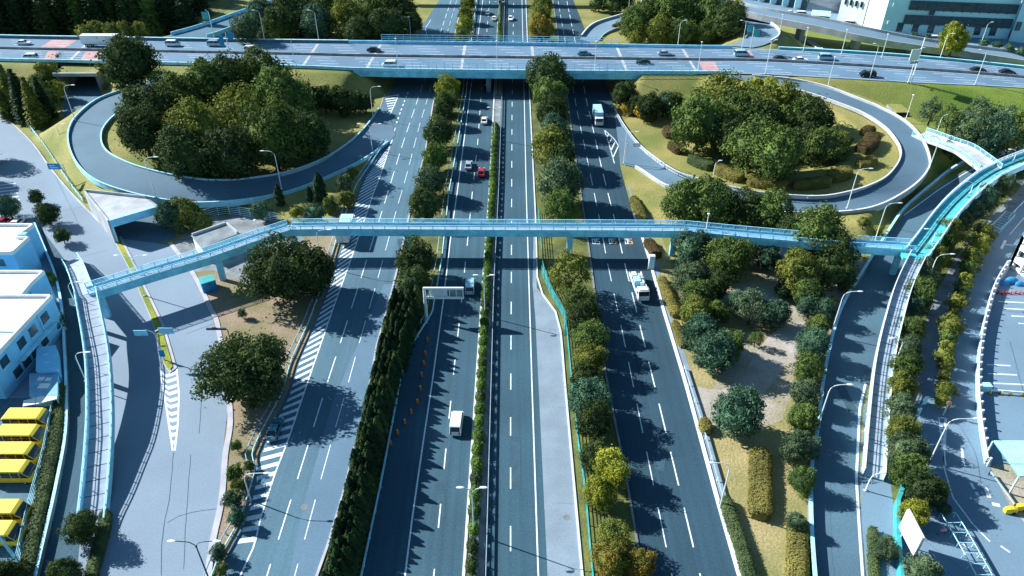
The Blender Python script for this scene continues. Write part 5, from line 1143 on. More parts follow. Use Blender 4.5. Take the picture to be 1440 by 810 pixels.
for (x, y, l) in ((1421, 718, 'yellow wheeled barrier block left of its twin on the loading apron'), (1436, 714, 'yellow wheeled barrier block at the right edge of the loading apron')):
    p = W(x, y, .4); p.z = .04; o = thing('barrier_block', l, 'barrier'); o.location = p
    loft([(-.8, .3, .25, .1, .8), (-.3, .4, .3, .1, 1.0), (.3, .4, .3, .1, 1.0), (.8, .3, .25, .1, .8)]).build('body', M['yellow'], o); MB().tube([(.3, -.45, .25), (.3, .45, .25)], .24, 10).build('wheel', M['tyre'], o)
# blue tarp heap
b = MB(); p = W(1418, 399); random.seed(3)
for (dx, dy, rx, ry, rz_) in ((-1.2, 0, 1.4, .7, .8), (.6, .4, 1.6, .8, 1.1), (1.8, -.4, 1.0, .7, .7)): b.sphere((dx, dy, .1), rx, ry, rz_, 9, 6)
o = tag(b.build('tarpaulin_heap', M['tarp'], None, True), 'bright blue tarpaulin heap at the corner of the white car park', 'tarpaulin'); o.location = (p.x, p.y, .05)
# cycle racks bottom right and ladder frame up right
def frames(name, label, cat, P, w, step, m, h=.9):
    o = thing(name, label, cat); P = resample(WL(P), step); z = Vector((0, 0, h)); A_, B_ = offset(P, -w), offset(P, w)
    b = MB(); b.tube([p + z for p in A_], .07, 5); b.tube([p + z for p in B_], .07, 5); b.build('side_rail', M[m], o)
    for i, (p, q) in enumerate(zip(A_, B_)):
        MB().tube([p, p + z, q + z, q], .06, 5).build('hoop', M[m], o)
    return o
frames('cycle_rack', 'zigzag row of pale cyan cycle rack frames at the bottom right', 'cycle rack', [(1330, 728), (1345, 752), (1362, 782), (1380, 815)], 1.0, 1.5, 'lite', 1.0)
frames('gate_frame', 'pale cyan ladder shaped frame on the road beyond the right tree row', 'gate frame', [(1398, 326), (1418, 306)], 1.0, 1.3, 'lite', 1.2)
guard('guard_rail', 'cyan rail running on from the ladder shaped frame to the right edge', WL([(1418, 308), (1440, 285), (1480, 250)]), .9, m='lite')
guard('guard_rail', 'thin dark rail beside the cyan cycle racks', WL([(1358, 752), (1372, 775), (1392, 812)]), .8, m='dark', m2='dark')
guard('guard_rail', 'double dark rail at the edge of the loading apron', WL([(1390, 668), (1410, 695), (1424, 715)]), .9, m='rail', m2='dark')
p = W(1326, 748, .5); p.z = .03; o = thing('child_seat_bicycle', 'pink covered bicycle standing beside the cyan racks', 'bicycle', p, .2)
for s in (-.55, .55): b = MB(); b.tube([(s + .33 * math.cos(a * .5236), 0, .34 + .33 * math.sin(a * .5236)) for a in range(13)], .03, 5); b.build('wheel', M['tyre'], o)
MB().tube([(-.55, 0, .34), (-.1, 0, .85), (.45, 0, .85), (.55, 0, .34)], .04).build('frame', M['pink'], o); MB().sphere((-.1, 0, .95), .5, .25, .25, 8, 5).build('cover', M['pink'], o); MB().tube([(.45, -.25, 1.05), (.45, .25, 1.05)], .03).build('handlebar', M['dark'], o)
for i, (x, y, l) in enumerate(((1294, 575, 'blue and white banner post leaning among the roadside trees'), (1284, 592, 'second banner post nearer the camera by the roadside trees'))):
    o = thing('banner_post', l, 'banner', W(x, y)); MB().tube([(0, 0, 0), (0, 0, 2.8)], .05).build('post', M['white'], o); MB().box(.05, .6, -.02, .02, 1.0, 2.7).build('banner', M['lite'], o)
o = thing('round_sign', 'small pink topped sign post at the tip of the striped nose at right', 'road sign', W(1326, 584)); MB().tube([(0, 0, 0), (0, 0, 2.6)], .09).build('post', M['pole_w'], o); q = MB(); q.tube([(0, -.14, 2.7), (0, -.1, 2.7)], .42, 12); q.build('sign_panel', M['pink'], o)
# narrow stair on the grass beyond the elevated road, portal board
o = thing('slope_stair', 'narrow pale concrete stair crossing the grass beyond the elevated road', 'stair'); P = GL([(1136, 58), (1150, 67), (1162, 78)], .05); MB().sweep(resample(P, 1), -.9, .9, 0, .25).build('steps', M['conc'], o)
for s in (-.95, .95): MB().sweep(offset(P, s), -.08, .08, .0, .45).build('side_wall', M['conc'], o)
# teal pole at the bottom left and its light
o = thing('leaning_pole', 'thick pale teal pole end near the closest yellow minibus', 'pole', W(27, 792)); MB().tube([(0, 0, 0), (-.4, 0, 5), (-1.0, 0, 9)], [.2, .16, .13], 8).build('shaft', M['lite'], o); MB().box(-.4, .4, -.4, .4, 0, .25).build('base', M['conc'], o)
# delineator blocks along the central fence
wb = MB().box(-.16, .16, -.9, .9, 0, .5).mesh('delineator_block', M['white'])
ys = [y for y in np.arange(50, 196, 3.3)] 
for i, y in enumerate(ys):
    x = float(np.interp(y, [p.y for p in RC_L[::-1]], [p.x for p in RC_L[::-1]])) - 1.05
    o = bpy.data.objects.new('delineator_block', wb); COL.objects.link(o); o.location = (x, y, .1); tag(o, 'white block between the clipped bushes and the right fence of the central strip', 'delineator', 'white blocks beside the central bushes')
# ---------------------------------------------------------------- foliage
rng = np.random.default_rng(11)
def leafquads(P, N, size, jitter=.5):
    n = len(P); Rn = rng.normal(size=(n, 3)); Rn /= np.linalg.norm(Rn, axis=1)[:, None]
    nn = N + Rn * jitter; nn /= np.linalg.norm(nn, axis=1)[:, None] + 1e-9
    a = np.cross(nn, rng.normal(size=(n, 3))); a /= np.linalg.norm(a, axis=1)[:, None] + 1e-9; b = np.cross(nn, a)
    s = size * rng.uniform(.6, 1.35, size=(n, 1)); 
    V = np.stack([P - a * s, P - b * s * .62 + nn * s * .12, P + a * s, P + b * s * .62 + nn * s * .12], 1).reshape(-1, 3)
    F = np.arange(4 * n).reshape(n, 4); return V, F
def mk(name, V, F, core=None, m=None):
    v, f = V.tolist(), F.tolist()
    if core: b = len(v); v += [tuple(p) for p in core.v]; f += [tuple(i + b for i in q) for q in core.f]
    me = bpy.data.meshes.new(name); me.from_pydata(v, [], f); me.materials.append(m); me.update(); return me
def sphpts(n):
    p = rng.normal(size=(n, 3)); return p / np.linalg.norm(p, axis=1)[:, None]
def lobes_round(nl, flat=.82, spread=.70, r0=.26, r1=.40, low=-.55):
    L = []; tries = 0
    while len(L) < nl and tries < 4000:
        tries += 1; d = sphpts(1)[0]
        if d[2] < low: continue
        rr = rng.uniform(r0, r1); c = d * (spread * rng.uniform(.80, 1.12)) * np.array([1, 1, flat])
        if all(np.linalg.norm(c - q[0]) > .55 * min(rr, q[1]) for q in L): L.append((c, rr))
    return L
def crown(kind, seed):
    global rng
    rng = np.random.default_rng(seed); core = MB()
    if kind in ('round', 'loose', 'small', 'wide'):
        nl, n, sz = dict(round=(105, 82, .046), loose=(30, 100, .055), small=(34, 70, .075), wide=(170, 85, .036))[kind]
        L = lobes_round(nl, .72 if kind == 'wide' else 1.0, *((.74, .18, .32) if kind == 'loose' else (.80, .12, .22) if kind == 'wide' else (.78, .15, .27) if kind == 'round' else (.72, .2, .32)), low=-.85)
        P = []; N = []
        for c, r in L:
            d = sphpts(n); d = d[(d @ (c / (np.linalg.norm(c) + 1e-6))) > -.55]
            rad = r * rng.uniform(.80, 1.10, size=(len(d), 1)); P.append(c + d * rad * np.array([1, 1, .82])); N.append(d)
        if kind == 'loose':
            d = sphpts(500); P.append(d * rng.uniform(.3, 1.0, size=(500, 1)) * np.array([1, 1, .8])); N.append(d)
        else: core.sphere((0, 0, -.04), .66, .66, .66 if kind != 'wide' else .40, 14, 9)
        P, N = np.concatenate(P), np.concatenate(N)
        # stray leaves to break the outline
        d = sphpts(200 if kind != 'small' else 70); P = np.concatenate([P, d * rng.uniform(.92, 1.10, size=(len(d), 1)) * np.array([1, 1, .74 if kind == 'wide' else 1.0])]); N = np.concatenate([N, d])
        ph = rng.uniform(0, 6.28, 6)
        k_ = 1 + .13 * np.sin(2.6 * P[:, 0] + ph[0]) * np.cos(2.3 * P[:, 1] + ph[1]) + .10 * np.sin(4.4 * P[:, 1] + ph[2]) * np.cos(3.7 * P[:, 2] + ph[3]) + .06 * np.sin(6.1 * P[:, 0] + ph[4])
        P = P * k_[:, None]
        V, F = leafquads(P, N, sz)
        return V, F, core
    if kind == 'column':      # dense pointed shrub, radius 1, height from 0 to 5
        n = 1500; z = rng.uniform(0, 1, n) ** .9; prof = np.where(z < .55, 1.0 - .1 * z, .945 * (1 - (z - .55) / .45) ** .7 + .03)
        th = rng.uniform(0, 2 * np.pi, n); w = 1 + .18 * np.sin(th * 5 + z * 20); rad = prof * w * rng.uniform(.82, 1.12, n)
        P = np.stack([np.cos(th) * rad, np.sin(th) * rad, z * 5], 1); N = np.stack([np.cos(th), np.sin(th), np.full(n, 1.1)], 1)
        V, F = leafquads(P, N, .21, .5); core.tube([(0, 0, 0), (0, 0, 2.6), (0, 0, 4.0), (0, 0, 4.7)], [.8, .78, .45, .1], 9); return V, F, core
    if kind == 'spire':       # tall forest conifer, radius 1, height 0..5, tiered
        P = []; N = []
        for k in range(15):
            z = .5 + k * .30; r = (1 - (k / 15) ** 1.25) * 1.0 + .05; m_ = int(50 + 130 * r)
            th = rng.uniform(0, 2 * np.pi, m_); arms = np.abs(np.cos(th * 4 + k)) * .25; rr = r * (rng.uniform(.35, 1.0, m_)) * (1.0 - arms)
            P.append(np.stack([np.cos(th) * rr, np.sin(th) * rr, z - rr * .35 + rng.uniform(-.08, .08, m_)], 1)); N.append(np.stack([np.cos(th) * .6, np.sin(th) * .6, np.ones(m_)], 1))
        V, F = leafquads(np.concatenate(P), np.concatenate(N), .14, .5); core.tube([(0, 0, .3), (0, 0, 3.2), (0, 0, 4.8)], [.5, .3, .05], 8); return V, F, core
    if kind == 'bush':
        d = sphpts(520); d = d[d[:, 2] > -.5]; w = 1 + .12 * np.sin(d[:, 0] * 7) * np.cos(d[:, 1] * 6)
        P = d * (w * rng.uniform(.9, 1.08, len(d)))[:, None] * np.array([1, 1, .95]); V, F = leafquads(P, d, .15, .7); core.sphere((0, 0, 0), .88, .88, .84, 10, 7); return V, F, core
CR = {}
def crown_mesh(kind, var, colr):
    k = (kind, var, colr)
    if k not in CR:
        if (kind, var) not in CR: CR[(kind, var)] = crown(kind, 100 + var * 17 + len(kind))
        CR[k] = mk('crown', *CR[(kind, var)], LM[colr])
    return CR[k]
TR = {}
def trunk_mesh(var):
    if var in TR: return TR[var]
    r_ = random.Random(var); b = MB(); lean = [(r_.uniform(-.04, .04), r_.uniform(-.04, .04)) for _ in range(3)]
    b.tube([(0, 0, -.08), (0, 0, .1), (lean[0][0], lean[0][1], .5), (lean[1][0], lean[1][1], .8)], [.095, .062, .05, .04], 8)
    for i in range(6):
        a = i * 1.05 + r_.uniform(-.3, .3); z = r_.uniform(.42, .72); l = r_.uniform(.3, .5)
        b.tube([(lean[0][0], lean[0][1], z), (math.cos(a) * l * .5, math.sin(a) * l * .5, z + .18), (math.cos(a) * l, math.sin(a) * l, z + .42)], [.032, .022, .010], 5)
    TR[var] = b.mesh('trunk', M['bark']); return TR[var]
rnd = random.Random(5)
KH = dict(round=1.02, loose=1.1, small=.95, wide=.74)
def tree(px, py, rpx, colr, label, kind='round', group=None, gzv=None, name='tree', hs=1.0):
    """crown centre seen at a pixel, radius in photo pixels; stands on the terrain below"""
    z = 4.0
    for _ in range(6):
        c = W(px, py, z); r = rpx / PPM(c); g = gz(c.x, c.y) if gzv is None else gzv
        z = g + (r * KH.get(kind, 1.2) + .35) * hs
    o = thing(name, label, 'tree' if name != 'shrub' else 'shrub', (c.x, c.y, g), rnd.uniform(0, 6.28), group)
    hc = z - g; v = rnd.randrange(4)
    cm_ = child(crown_mesh(kind, v, colr), 'crown', o, Vector((0, 0, hc))); s = r * 1.0; cm_.scale = (s * rnd.uniform(.93, 1.07), s * rnd.uniform(.93, 1.07), s * rnd.uniform(.98, 1.16))
    t = child(trunk_mesh(v), 'trunk', o); t.scale = (max(1.2, hc) * 1.0, max(1.2, hc), hc * 1.0)
    return o
def row(lst, phrase, group, kind='round', start=0, word='tree', mul=1.14, hs=1.0):
    for i, t in enumerate(lst):
        px, py, r, c = t[:4]; r = r * mul; k = t[4] if len(t) > 4 else kind
        tree(px, py, r, c, f'{NUM[i].capitalize() if False else NUM[i]} {word} {phrase}', k, group, hs=hs)
# left loop island wood
ISL = [(205, 132, 40, 'dark', 'outer left edge'), (200, 182, 36, 'dark', 'lower left'), (285, 96, 42, 'green', 'top beside the overpass'), (250, 150, 38, 'green', 'left centre'), (320, 118, 40, 'dark', 'upper centre'), (372, 98, 42, 'green', 'top right'), (402, 145, 42, 'green', 'right side, tall and bright topped'), (275, 192, 44, 'olive', 'centre left with yellowish top'), (335, 165, 42, 'olive', 'very centre with lit top'), (382, 192, 46, 'green', 'lower right facing the striped merge'), (325, 215, 40, 'dark', 'bottom centre'), (262, 216, 38, 'dark', 'bottom left above the mown grass'), (430, 190, 32, 'dark', 'right edge in deep shade'), (235, 110, 30, 'green', 'top left')]
for x, y, r, c, l in ISL: tree(x, y, r * 1.05, c, 'broad evergreen in the left loop wood at its ' + l, 'round', 'trees of the wood inside the left loop', hs=1.0)
tree(180, 88, 42, 'dark', 'big dark round tree between left loop and overpass road', 'round')
for i, (x, y, r, c) in enumerate([(405, 98, 18, 'dark'), (428, 104, 20, 'dark'), (450, 103, 22, 'dark'), (472, 107, 21, 'dark'), (492, 109, 18, 'dark'), (510, 113, 15, 'dark')]): tree(x, y, r, c, NUM[i] + ' dark shrub from the left in the row below the left overpass wall', 'small', 'dark shrubs below the overpass', name='shrub')
# far left block of trees
for i, (x, y, r, c, k) in enumerate([(8, 108, 16, 'olive', 'spire'), (22, 122, 18, 'dark', 'spire'), (36, 138, 20, 'olive', 'spire'), (52, 120, 20, 'green', 'small'), (70, 104, 20, 'olive', 'small'), (85, 92, 16, 'green', 'small'), (16, 150, 14, 'dark', 'spire'), (50, 162, 18, 'dark', 'spire'), (66, 140, 18, 'green', 'small'), (80, 126, 14, 'yellow', 'small'), (5, 90, 14, 'green', 'small'), (30, 96, 15, 'green', 'small'), (48, 92, 14, 'dark', 'small')]):
    if k == 'spire': pass
    else: tree(x, y, r, c, NUM[i] + ' tree from the left edge between overpass road and curved street', k, 'trees at the far left')
def spire(px, py, hpx, colr, label, group, kind='spire', gzv=None, name='conifer', fat=1.0):
    c = G(px, py) if gzv is None else W(px, py, gzv); g = c.z; H = hpx / PPM(c) / .80; o = thing(name, label, 'conifer', c, rnd.uniform(0, 6.28), group)
    m = child(crown_mesh(kind, rnd.randrange(3), colr), 'crown', o, Vector((0, 0, .3))); m.scale = (H * .2 * fat, H * .2 * fat, H / 5 * 1.0)
    t = child(trunk_mesh(1), 'trunk', o); t.scale = (H * .3, H * .3, H * .7); return o
for i, (x, y, h) in enumerate([(6, 150, 56), (24, 158, 60), (42, 172, 62), (58, 178, 58), (70, 168, 50), (14, 168, 44)]): spire(x, y, h, 'olive' if i % 2 else 'conifer', NUM[i] + ' tall narrow conifer from the left beside the curved street fence', 'tall conifers by the curved street', fat=1.25)
# forest beyond the overpass at top left
k = 0
for rowi, (yb, hh) in enumerate(((50, 62), (36, 60), (18, 58), (0, 60))):
    for x in range(-8 + rowi * 9, 275 - rowi * 4 + (rowi > 1) * 30, 21):
        xx = x + rnd.uniform(-5, 5); col = rnd.choice(['conifer', 'dark', 'conifer', 'green'])
        spire(xx, yb + rnd.uniform(-3, 3), hh * rnd.uniform(.8, 1.15), col, f'{NUM[(x + 8) // 21]} conifer from the left in the {NUM[rowi]} rank of the top left forest', 'forest conifers at top left', gzv=0, fat=1.35)
for i, (x, y, r) in enumerate([(118, 46, 13), (135, 42, 14), (155, 43, 14), (175, 42, 13), (196, 42, 12)]): tree(x, y, r, 'olive', NUM[i] + ' rounded shrub from the left in the clump behind the long white truck', 'small', 'shrub clump behind the truck', name='shrub', gzv=5)
TOPC = sorted([(345, 40, 16, 'grey'), (368, 30, 20, 'bluegreen'), (395, 36, 24, 'dark'), (418, 18, 26, 'dark'), (445, 34, 24, 'bluegreen'), (470, 12, 26, 'green'), (492, 28, 26, 'olive'), (500, 45, 20, 'dark'), (522, 18, 26, 'green'), (545, 38, 24, 'dark'), (562, 14, 24, 'dark'), (578, 30, 16, 'dark'), (440, 4, 22, 'dark'), (398, 6, 22, 'dark'), (370, 50, 12, 'grey')])
row(TOPC, 'from the left in the dense wood behind the overpass beside the highway', 'wood beyond the overpass at left')
# small loop wood at the top right of centre
NEW = sorted([(898, 30, 24, 'green'), (920, 16, 26, 'dark'), (948, 22, 28, 'green'), (975, 12, 28, 'dark'), (1000, 22, 28, 'green'), (1022, 30, 22, 'dark'), (925, 44, 18, 'olive'), (958, 46, 18, 'green'), (990, 48, 16, 'green'), (896, 50, 12, 'olive'), (1034, 16, 16, 'olive')])
row(NEW, 'from the left in the wood inside the small loop beyond the overpass', 'wood inside the small loop')
tree(1343, 55, 21, 'yellow', 'lone big yellowish tree in front of the huge factory', 'round', gzv=2)
row([(843, 2, 12, 'dark'), (862, 4, 13, 'dark'), (880, 0, 12, 'dark')], 'from the left at the top edge right of the highway', 'small trees at the top edge', 'small')
for i, (x, y) in enumerate(((1285, 58), (1304, 60), (1384, 66), (1402, 70), (1420, 74), (1436, 78))): tree(x, y - 6, 7, 'bluegreen', NUM[i] + ' small dark tree along the foot of the huge factory from the left', 'small', 'small trees along the factory', gzv=0)
# rows beside the highway
LMR = [(658, 4, 10, 'olive'), (655, 20, 11, 'olive'), (653, 36, 12, 'yellow'), (650, 50, 11, 'green')]
row(LMR, 'from the top in the left highway tree row beyond the overpass', 'left highway trees beyond the overpass', 'small')
LMR = [(629, 124, 16, 'yellow'), (627, 143, 15, 'green'), (624, 160, 15, 'dark'), (617, 187, 20, 'dark'), (612, 221, 18, 'green'), (604, 256, 20, 'grey'), (597, 289, 22, 'dark'), (584, 366, 27, 'dark'), (580, 397, 22, 'dark')]
row(LMR, 'from the overpass in the left highway tree row', 'left highway trees')
RMR = [(762, 8, 14, 'olive'), (760, 24, 14, 'olive'), (762, 40, 16, 'orange')]
row(RMR, 'from the top in the right highway tree row beyond the overpass', 'right highway trees beyond the overpass')
RMR = [(772, 108, 28, 'dark'), (772, 134, 22, 'green'), (776, 160, 22, 'dark'), (782, 182, 20, 'bluegreen'), (776, 204, 26, 'olive'), (790, 222, 20, 'dark'), (788, 254, 30, 'grey'), (786, 290, 24, 'green'), (800, 302, 14, 'yellow', 'small'), (803, 384, 26, 'olive', 'loose'), (816, 420, 20, 'green'), (822, 446, 22, 'dark'), (830, 474, 22, 'green'), (829, 504, 22, 'olive'), (822, 532, 20, 'dark'), (828, 560, 27, 'bluegreen'), (834, 592, 25, 'dark'), (833, 640, 20, 'dark')]
row(RMR, 'from the overpass in the right highway tree row beside the teal mesh fence', 'right highway trees', mul=1.12, hs=1.08)
tree(860, 655, 28, 'yellow', 'yellow topped round tree in the right highway row above the orange trees', 'round'); tree(845, 692, 27, 'yellow', 'brightest yellow green tree leaning over the teal mesh fence at lower centre', 'round')
tree(862, 752, 24, 'olive', 'olive tree just above the two orange trees at the bottom edge', 'round'); tree(858, 786, 27, 'orange', 'orange autumn tree at the bottom edge, left of its twin', 'round'); tree(900, 792, 22, 'orange', 'orange autumn tree at the bottom edge closest to the right frontage road', 'round')
# conifer hedge
hl = WL([(560, 442), (548, 478), (534, 540), (521, 600), (508, 660), (494, 720), (480, 780), (466, 840)]); hr = WL([(588, 442), (574, 492), (556, 545), (540, 610), (527, 665), (514, 725), (501, 785), (488, 840)])
hl, hr = resample(hl, n=40), resample(hr, n=40); k = 0
for i in range(40):
    for t in (.0, .33, .67, 1.0):
        p = hl[i].lerp(hr[i], t + rnd.uniform(-.06, .06)); p.y += rnd.uniform(-.5, .5) + (t - .5) * 1.2; p.z = 0
        o = thing('conifer', 'upright dark conifer in the dense triple row left of the shaded lane', 'conifer', p, rnd.uniform(0, 6), 'dense triple row of upright conifers')
        hgt = rnd.uniform(4.6, 6.4); m = child(crown_mesh('column', rnd.randrange(4), 'conifer' if rnd.random() < .8 else 'dark'), 'crown', o); m.scale = (.82, .82, hgt / 5); t2 = child(trunk_mesh(0), 'trunk', o); t2.scale = (2, 2, hgt * .7)
for i, (x, y) in enumerate(((560, 452), (566, 485), (545, 498), (575, 470))): tree(x, y, 12, ('yellow', 'green', 'olive', 'green')[i], NUM[i] + ' low light green shrub from the top among the upright conifers', 'small', 'low shrubs among the conifers', name='shrub')
# central clipped bushes
i = 0
for y in list(np.arange(48, 196, 2.75)) + list(np.arange(256, 410, 2.75)):
    x = cmx(y, .42); o = thing('clipped_bush', 'rounded clipped bush in the long line down the central strip of the highway', 'bush', (x, y, .09), rnd.uniform(-.15, .15), 'clipped bushes of the central strip')
    m = child(crown_mesh('bush', i % 4, 'bush' if rnd.random() < .85 else 'dark'), 'foliage', o, Vector((0, 0, .75))); s = rnd.uniform(.92, 1.1); m.scale = (s * .80, s * 1.42, s * .88); i += 1
# right loop island
RI = [(985, 172, 36, 'green', 'left end above the ball bushes'), (1010, 142, 36, 'olive', 'upper left with yellowish top'), (1040, 165, 34, 'green', 'left centre'), (1065, 130, 32, 'yellow', 'top centre, the yellowest one'), (1095, 150, 34, 'olive', 'centre, mustard topped'), (1145, 145, 30, 'dark', 'upper right'), (1118, 168, 28, 'green', 'right centre'), (1060, 205, 34, 'green', 'bottom left'), (1092, 218, 34, 'green', 'bottom beside the long hedges'), (1160, 205, 26, 'green', 'lower right'), (1130, 198, 22, 'dark', 'hollow on the right side'), (1022, 192, 26, 'dark', 'lower left'), (1180, 200, 16, 'olive', 'far right end'), (1065, 175, 30, 'dark', 'very centre')]
for x, y, r, c, l in RI: tree(x, y, r * 1.12, c, 'round crowned tree in the right loop wood at its ' + l, 'round', 'trees of the wood inside the right loop')
row([(880, 132, 18, 'dark'), (897, 116, 13, 'dark'), (918, 116, 17, 'dark'), (938, 112, 15, 'bluegreen'), (952, 112, 15, 'green')], 'from the left in the dark clump below the right end of the overpass', 'dark clump below the overpass')
for i, (x, y) in enumerate(((893, 143), (903, 156), (880, 152))): tree(x, y, (11, 11, 8)[i], 'gold', ('golden autumn sapling on the dry lawn, farthest of three', 'golden autumn sapling on the dry lawn, nearest the camera of three', 'smallest golden sapling beside the right loop exit')[i], 'small')
# between left loop and footbridge
row([(240, 302, 20, 'bluegreen'), (262, 300, 20, 'olive'), (285, 312, 14, 'green')], 'from the left in the dense clump beside the tunnel portal', 'clump beside the tunnel portal')
for x, y, r, c, l in [(366, 296, 14, 'bluegreen', 'dark rounded shrub just outside the left loop above the fenced yard'), (442, 300, 16, 'bluegreen', 'wide dark shrub above the left bend of the pedestrian bridge'), (483, 258, 14, 'grey', 'loose shrub beside the striped merge of the left loop'), (488, 280, 13, 'olive', 'olive shrub directly above the white truck under the bridge'), (462, 288, 11, 'green', 'small green shrub between wide dark shrub and truck'), (495, 243, 9, 'olive', 'smallest shrub at the tip of the grass by the left loop merge'), (415, 300, 9, 'olive', 'tiny yellowish shrub left of the wide dark shrub'), (231, 286, 10, 'green', 'small green shrub on the slope right of the portal roof')]:
    tree(x, y, r, c, l, 'small', name='shrub')
for x, y, h, l in [(395, 290, 26, 'dark narrow conifer on dry grass outside the left loop'), (452, 282, 34, 'taller dark narrow conifer beside the left loop merge'), (437, 284, 18, 'short dark narrow conifer between two taller ones')]: spire(x, y, h, 'conifer', l, None, 'column', fat=.9)
tree(346, 519, 61, 'dark', 'huge broad round tree on the bare earth between left street and highway', 'wide', hs=1.0)
tree(398, 380, 60, 'dark', 'very broad dark tree just below the left part of the pedestrian bridge', 'wide')
tree(440, 385, 32, 'dark', 'dark tree grown into the right side of the very broad one', 'round')
tree(332, 626, 9, 'dark', 'tiny dark ball topped tree below the huge round tree', 'bush' if False else 'small')
for x, y, r, c, l in [(330, 665, 14, 'green', 'green shrub on the earth bank left of the bent lamp'), (334, 682, 12, 'olive', 'yellowish shrub on the earth bank, just below the green one'), (326, 702, 14, 'grey', 'grey purple shrub on the earth bank'), (332, 727, 14, 'bluegreen', 'rounded blue green shrub on the earth bank'), (307, 775, 13, 'bluegreen', 'rounded shrub by the kerb near the bottom edge'), (312, 800, 10, 'green', 'shrub at the very bottom of the earth bank'), (350, 655, 8, 'green', 'small shrub touching the guard rail of the earth bank'), (340, 440, 7, 'grey', 'tiny grey shrub in the shade of the broad dark tree')]: tree(x, y, r, c, l, 'small', name='shrub')
# left side street trees
for x, y, r, c, l in [(50, 277, 11, 'dark', 'slim dark street tree, farthest of three beside the curved street'), (66, 301, 16, 'dark', 'round dark street tree, middle one beside the curved street'), (87, 331, 12, 'dark', 'small dark street tree nearest the left stair of the footbridge'), (10, 290, 17, 'bluegreen', 'loose bluish tree over the parked red car'), (78, 452, 14, 'grey', 'pale leaved tree at the corner of the nearest white building'), (70, 392, 10, 'green', 'small tree squeezed between white buildings and boundary wall'), (112, 741, 25, 'dark', 'dark round tree at the lower end of the left sloping walkway'), (92, 806, 24, 'dark', 'dark round tree at the bottom edge right of the yellow vans'), (14, 806, 22, 'dark', 'dark tree in the bottom left corner'), (60, 468, 8, 'dark', 'small dark shrub below the windows of the nearest white building')]:
    tree(x, y, r, c, l, 'round' if r > 14 else 'small')
tree(-28, 205, 24, 'dark', 'dark tree just outside the left edge casting shade on the curved street', 'round'); tree(-50, 235, 24, 'dark', 'second dark tree outside the left edge behind the offices', 'round')
# park at the right
PK = [(968, 284, 30, 'green', 'first big round tree behind the right part of the footbridge'), (1000, 285, 34, 'green', 'second big round tree behind the footbridge'), (1052, 290, 28, 'dark', 'left half of the pair of round trees behind the footbridge'), (1080, 292, 30, 'green', 'right round tree behind the footbridge by the loop'), (976, 350, 26, 'bluegreen', 'blue green tree in front of the footbridge beside the tall pier'), (1022, 362, 32, 'green', 'broad green tree in front of the footbridge, second from the pier'), (1112, 330, 24, 'dark', 'dark tree overlapping the footbridge from the front, left one'), (1148, 330, 36, 'green', 'tallest tree overlapping the footbridge in front'), (1180, 358, 26, 'dark', 'dark tree at the bridge end beside the sunken ramp road'), (1122, 382, 28, 'olive', 'yellow green tree below the tallest bridge tree'), (1135, 408, 20, 'green', 'green tree under the yellow green one at the gravel edge'), (970, 390, 22, 'grey', 'greyish tree at the left edge of the park'), (982, 415, 22, 'green', 'middle tree of the park left edge'), (978, 440, 20, 'olive', 'olive tree on the park left edge'), (988, 466, 24, 'bluegreen', 'blue green tree above the dry grass corner'), (1004, 496, 28, 'bluegreen', 'largest blue green tree by the dry grass corner'), (1024, 484, 20, 'green', 'bright green tree right of the largest blue green tree'), (1160, 385, 22, 'dark', 'dark tree between the yellow green tree and the ramp wall'), (1092, 440, 20, 'bluegreen', 'thin blue green tree over the gravel, right one')]
for x, y, r, c, l in PK: tree(x, y, r * 1.12, c, l, 'round')
for x, y, r, c, l in [(1188, 392, 17, 'dark', 'dark tree pressed against the ramp wall below the bridge end'), (1140, 432, 17, 'bluegreen', 'blue green tree on the gravel edge left of the ramp wall row'), (1008, 398, 20, 'dark', 'dark tree in the middle left of the park grove'), (1052, 352, 20, 'dark', 'dark tree deep behind the grove in the footbridge shadow'), (1082, 362, 18, 'bluegreen', 'blue green tree between the grove and the yellow green tree'), (1012, 440, 18, 'green', 'green tree at the inner side of the park left edge')]: tree(x, y, r, c, l, 'round')
tree(1058, 432, 25, 'grey', 'open crowned grey green tree over the gravel', 'loose'); tree(1036, 425, 17, 'bluegreen', 'thin blue green tree over the gravel, left one', 'loose'); tree(1063, 476, 11, 'green', 'small crooked tree standing on the pale gravel', 'loose'); tree(1102, 408, 13, 'conifer', 'dark pointed little tree at the back of the gravel', 'small')
tree(1037, 580, 38, 'bluegreen', 'large blue green tree standing alone at the lower gravel edge', 'round')
row([(1160, 436, 15, 'bluegreen'), (1150, 460, 16, 'green'), (1143, 484, 22, 'bluegreen'), (1137, 518, 20, 'green'), (1133, 552, 20, 'grey'), (1131, 588, 21, 'green'), (1125, 628, 22, 'grey'), (1127, 674, 18, 'green'), (1121, 734, 13, 'grey')], 'from the far end beside the dark wall of the ramp road', 'trees beside the ramp wall')
tree(1170, 424, 9, 'yellow', 'small yellow shrub beside the ramp wall lamp', 'small', name='shrub'); tree(1164, 340, 8, 'olive', 'small bright shrub just behind the right bridge end', 'small', name='shrub') if False else None
tree(1212, 322, 9, 'olive', 'small bright shrub just behind the right end of the footbridge', 'small', name='shrub'); tree(1236, 322, 7, 'yellow', 'yellowish clipped shrub beside the lamp behind the bridge end', 'small', name='shrub')
